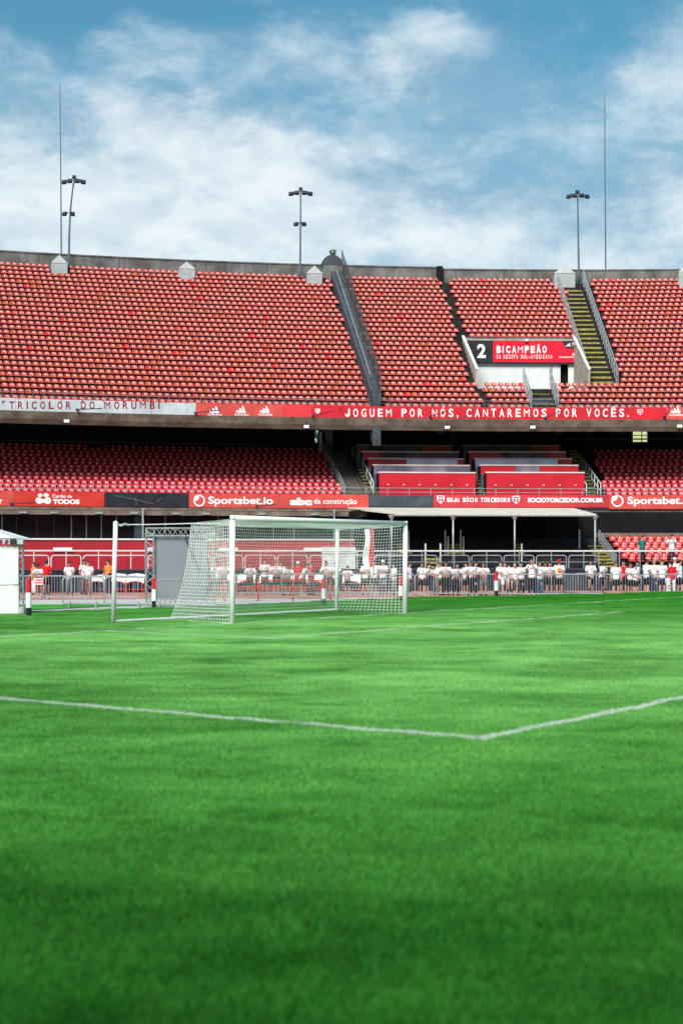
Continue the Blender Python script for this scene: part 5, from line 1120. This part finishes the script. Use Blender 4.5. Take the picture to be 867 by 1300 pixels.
def person(label, px, d, ps='lean', yaw=0., shirt='white', leg='black', long_=False, hair='black', cap=None, skin=0, hgt=1.0, pr=True, z=None, mir=1, group=None):
    key = (ps, mir, long_)
    if key not in PM: PM[key] = build_pose(*key)
    x = (px-CX)/F*d; r = thing('person', label, 'person', (x, d, gz(x, d) if z is None else z), yaw, group); r.scale = (hgt, hgt, hgt)
    def ch(nm, part_, m): return link(nm, meshof(key, part_, m), r)
    ch('body', 'body', SKIN[skin]); ch('facial_features', 'features', HAIRM['black']); t = ch('shirt', 'shirt', CLOTH[shirt])
    if pr and shirt == 'white': link('shirt_print', meshof(key, 'shirt_print', M_printred), t)
    ch('trousers' if long_ else 'shorts', 'trousers' if long_ else 'shorts', CLOTH[leg])
    for k in (0, 1): ch('shoe', 'shoe%d' % k, CLOTH['black'] if (px*7+k*0) % 3 > 1 else M_hut)
    if cap: ch('cap', 'cap', CLOTH[cap])
    elif hair: ch('hair', 'hair', HAIRM[hair])
    return r
M_printred = mat('faded_shirt_print', (.62, .34, .38), .8, .3, 20, .1)
D1, D2 = 73.3, 74.3
# --- left group
person('person in orange top and pale trousers next to the white marquee', 43.5, 75.0, 'hold', -.9, 'orange', 'white', True, 'brown', None, 0, .96)
person('person in white shirt and navy cap stooping with a striped bag', 51, 74.4, 'lean', -.3, 'white', 'black', False, None, 'navy', 1, .95)
person('person in red shirt and black shorts with back turned', 59.5, 75.2, 'hold', 2.9, 'red', 'black', False, 'black', None, 0, 1.02)
person('person in white shirt and long grey trousers alone on the left', 88.5, 74.5, 'hold', .4, 'white', 'grey', True, 'black', None, 1, .98)
person('bearded person in white shirt behind the one in maroon trousers', 107, 76.2, 'stand', .9, 'white', 'grey', True, 'black', None, 1, 1.05)
person('person in long white shirt and maroon trousers on the left apron', 112.5, 74.3, 'hold', .1, 'white', 'maroon', True, 'brown', None, 0, 1.0)
person('person in orange top holding a camera by the leaning pole', 138, 75.0, 'hold', -.6, 'orange', 'navy', True, 'black', None, 0, 1.03)
# --- behind the net
NETP = [('person in white shirt at the left edge of the net, first of a pair', 274.5, D2, 'stand', .3, {}), ('person in white shirt beside the near goalpost, second of a pair', 284, D1+.3, 'lean', 0, {}),
 ('person in white shirt leaning just right of the near goalpost', 317.5, D1, 'lean', .1, dict(skin=1)), ('tall person in white shirt with arms folded behind the net', 336.5, D2, 'fold', 0, dict(hgt=1.06)),
 ('person in white shirt leaning, left one of three behind the net', 351, D1, 'lean', -.1, {}), ('person in white shirt behind the net, middle one of three', 356.5, D2, 'fold', .2, dict(hair='brown')), ('person in white shirt leaning, right one of three behind the net', 365.5, D1, 'lean', .2, dict(skin=1)),
 ('person in white cap and red shirt behind the net', 378.5, D2, 'stand', -.2, dict(shirt='red', cap='white')), ('person in white shirt seen from the side right of the white cap', 385, D1, 'lean', 1.0, {}),
 ('person in red shirt and grey trousers below the white board', 395, D2, 'hold', .3, dict(shirt='red', leg='grey', long_=True)), ('person in white shirt left of the black and white marker in the net', 416, D1, 'lean', -.2, dict(hair='brown')),
 ('person in white shirt and black cap beside the net pole', 426.5, D2, 'fold', .1, dict(cap='black')), ('short person in white shirt low behind the net right of the net pole', 441, D1, 'lean', 0, dict(hgt=.9)),
 ('person in white shirt left of the feather flag base', 464, D1, 'fold', -.2, dict(hair='brown', hgt=1.02)), ('person in white shirt right of the feather flag', 474.5, D1-.4, 'hips', .2, dict(leg='black')),
 ('person in white shirt and white cap with grey trousers behind the net', 486, D2, 'fold', .2, dict(cap='white', leg='grey', long_=True)), ('person in white shirt and grey trousers next to the far goalpost, inside', 500, D1+.4, 'hold', -.8, dict(leg='grey', long_=True))]
for lab, px, d, ps, yw, kw in NETP: person(lab, px, d+random.uniform(-.1, .5), ps, yw+random.uniform(-.4, .4), **{**dict(hgt=random.uniform(.94, 1.05), mir=random.choice((-1, 1))), **kw})
# --- right group
RP = [('person in white shirt in profile just right of the far goalpost', 519.5, D2, 'stand', 1.35, dict(leg='grey', long_=True, hair='brown')),
 ('person in white shirt facing away, left of the dark haired pair', 535, D2, 'stand', .9, dict(hair='brown')), ('dark haired person bowed over the barrier near the far goalpost', 540.5, D1, 'lean', .5, dict(leg='navy')),
 ('short person in white shirt with folded arms on the barrier below a taller one', 553, D1, 'lean', -.2, dict(hgt=.92, leg='grey', long_=True, skin=1)), ('taller person in white shirt behind, in front of the lowest small steps', 557.5, D2+.3, 'fold', -.9, dict(hair='brown')),
 ('person in white shirt and dark trousers left of the bald leaning one', 566, D1, 'lean', .25, dict(leg='black', long_=True)), ('bald person in white shirt leaning with both arms on the barrier', 578.5, D1-.2, 'lean', 0, dict(hair=None, hgt=.96, skin=1, leg='black', long_=True)),
 ('person in white shirt half hidden behind a leaning pair', 591.5, D2, 'stand', -.5, {}), ('person in white shirt at the left of a close pair', 596, D1+.2, 'lean', -.3, dict(skin=1, hair='brown')), ('broad person in white shirt at the right of a close pair', 601, D1-.2, 'lean', .1, dict(leg='black', long_=True, hgt=1.02)),
 ('person in white shirt hunched on the barrier left of the banded marker post', 613.5, D1-.2, 'lean', 0, dict(hair='brown', leg='grey', skin=1)),
 ('person in white shirt in profile right of the banded marker post', 634.5, D1+.2, 'fold', .9, dict(leg='grey', long_=True, hair='brown')), ('person in white shirt with one foot raised beside the banded marker post', 640.5, D1, 'step', .3, dict(leg='white', hgt=.97)),
 ('person in white shirt with back turned behind the blond child', 646, D2+.2, 'hips', 2.8, dict(leg='black', long_=True)), ('blond child in white shirt with one leg raised at the barrier', 653.5, D1-.2, 'step', .1, dict(hair='blond', hgt=.93, leg='khaki')),
 ('person in white shirt and black trousers right of the blond child', 661, D1+.4, 'fold', .5, dict(leg='black', long_=True)), ('tall bald person in white shirt holding up a phone', 675, D1+.2, 'phone', 0, dict(hair=None, hgt=1.07, leg='black', long_=True)),
 ('person in white shirt and jeans right of the tall bald one', 684.5, D1+.4, 'hold', .3, dict(leg='jeans', long_=True, hair='brown')), ('person in white shirt and teal shorts in the pair left of the red cap', 691, D2, 'lean', -.2, dict(leg='teal', skin=1)), ('person in white shirt and black shorts in the pair left of the red cap', 697, D1+.2, 'lean', .3, dict(skin=1)),
 ('person in red cap and long white shirt holding an orange ball', 709.5, D1, 'hold', -.4, dict(cap='red', hgt=1.05, leg='black')),
 ('person in white shirt with one foot on the barrier, left of two', 748.5, D1, 'step', .2, dict(mir=-1)), ('dark haired person in white shirt with one foot on the barrier, right of two', 763.5, D1, 'step', .5, dict(skin=2, mir=-1)),
 ('person in long white shirt and black shorts left of the red shirt', 781.5, D1, 'stand', .2, dict(hair='brown')), ('person in red shirt behind the white shirts at the right', 791, D2, 'hold', -.3, dict(shirt='red')), ('person in white shirt right of the red shirted one', 799.5, D1, 'fold', .4, dict(hair='brown')),
 ('person in white shirt and navy cap behind the front row at the right', 808, D2+.5, 'stand', .6, dict(cap='navy')), ('short person in white shirt below the navy cap', 806, D1-.3, 'hold', .5, dict(hgt=.9)),
 ('broad person in white shirt turned away at the right', 820, D1-.2, 'hold', 2.3, dict(hgt=1.06)), ('grey haired person in white shirt with a bag and long jeans', 830, D1+.3, 'hold', -.2, dict(hair='grey', leg='jeans', long_=True, hgt=1.05)),
 ('person in white shirt and navy shorts facing front at the right', 840, D1, 'stand', 0, dict(leg='navy', hgt=1.04)), ('person in white shirt over red trousers at the far right', 852, D1+.2, 'hold', 2.9, dict(shirt='red', leg='white', long_=True, hgt=1.0)), ('person in white cap and white shirt behind the red one at the far right', 856, D2+.3, 'stand', 2.6, dict(cap='white', hgt=1.1)),
 ('small child in white at the knees of the red clad person', 847.5, D1-.5, 'stand', .4, dict(hgt=.62, leg='white', long_=True)), ('person in white shirt and dark shorts last at the right edge', 862, D1, 'walk', .6, dict(hgt=1.03))]
for lab, px, d, ps, yw, kw in RP: person(lab, px, d+random.uniform(-.1, .5), ps, yw+random.uniform(-.45, .45), **{**dict(hgt=random.uniform(.94, 1.05), mir=random.choice((-1, 1)), skin=random.choice((0, 0, 1))), **kw})
# --- two in the low block
for lab, px, yf, R, ps, yw, kw in (('person in dark teal shirt and black trousers among the low red seats', 814.5, 713.5, 112.5, 'stand', .3, dict(shirt='teal', leg='black', long_=True, hgt=.95)), ('person in white shirt with dark sash among the low red seats', 852, 713.5, 112.5, 'phone', -.3, dict(leg='navy', long_=True, hgt=.98))):
    d = hit(px, R); person(lab, px, d, ps, yw, z=LZ0+.0, **kw)
# things people hold
c = at(710, 724.5, D1-.45); bl = thing('orange_ball', 'orange ball held by the person in the red cap', 'ball', c); mb = MB(); mb.lathe((0, 0, 0), [(.13*math.cos(a), .13*math.sin(a)) for a in [-PI/2+PI*i/8 for i in range(9)]], 12); part('skin', mb, CLOTH['orange'], bl, True, False)
c = ground(51, 756); x = (50.5-CX)/F*73.6; sb = thing('striped_bag', 'red and white striped bag hanging in front of the stooping person', 'bag', (x, 73.6, .15)); 
for k in range(6): mb = MB(); mb.box((0, 0, .04+k*.065), (.40, .14, .062)); part('stripe', mb, CLOTH['red'] if k % 2 else CLOTH['white'], sb, False, False)
mb = MB(); mb.tube([(-.15, 0, .36), (-.1, 0, .56), (.1, 0, .56), (.15, 0, .36)], .015, 5); part('handle', mb, CLOTH['navy'], sb, True, False)
x = (140-CX)/F*74.55; cm = thing('camera', 'black camera held by the person in the orange and white top', 'camera', (x, 74.55, .68)); mb = MB(); mb.box((0, 0, 0), (.15, .08, .11)); part('camera_body', mb, M_blackb, cm, False, False); mb = MB(); mb.tube([(0, -.03, 0), (0, -.16, 0)], .04, 10); part('lens', mb, M_blackb, cm, True, False)
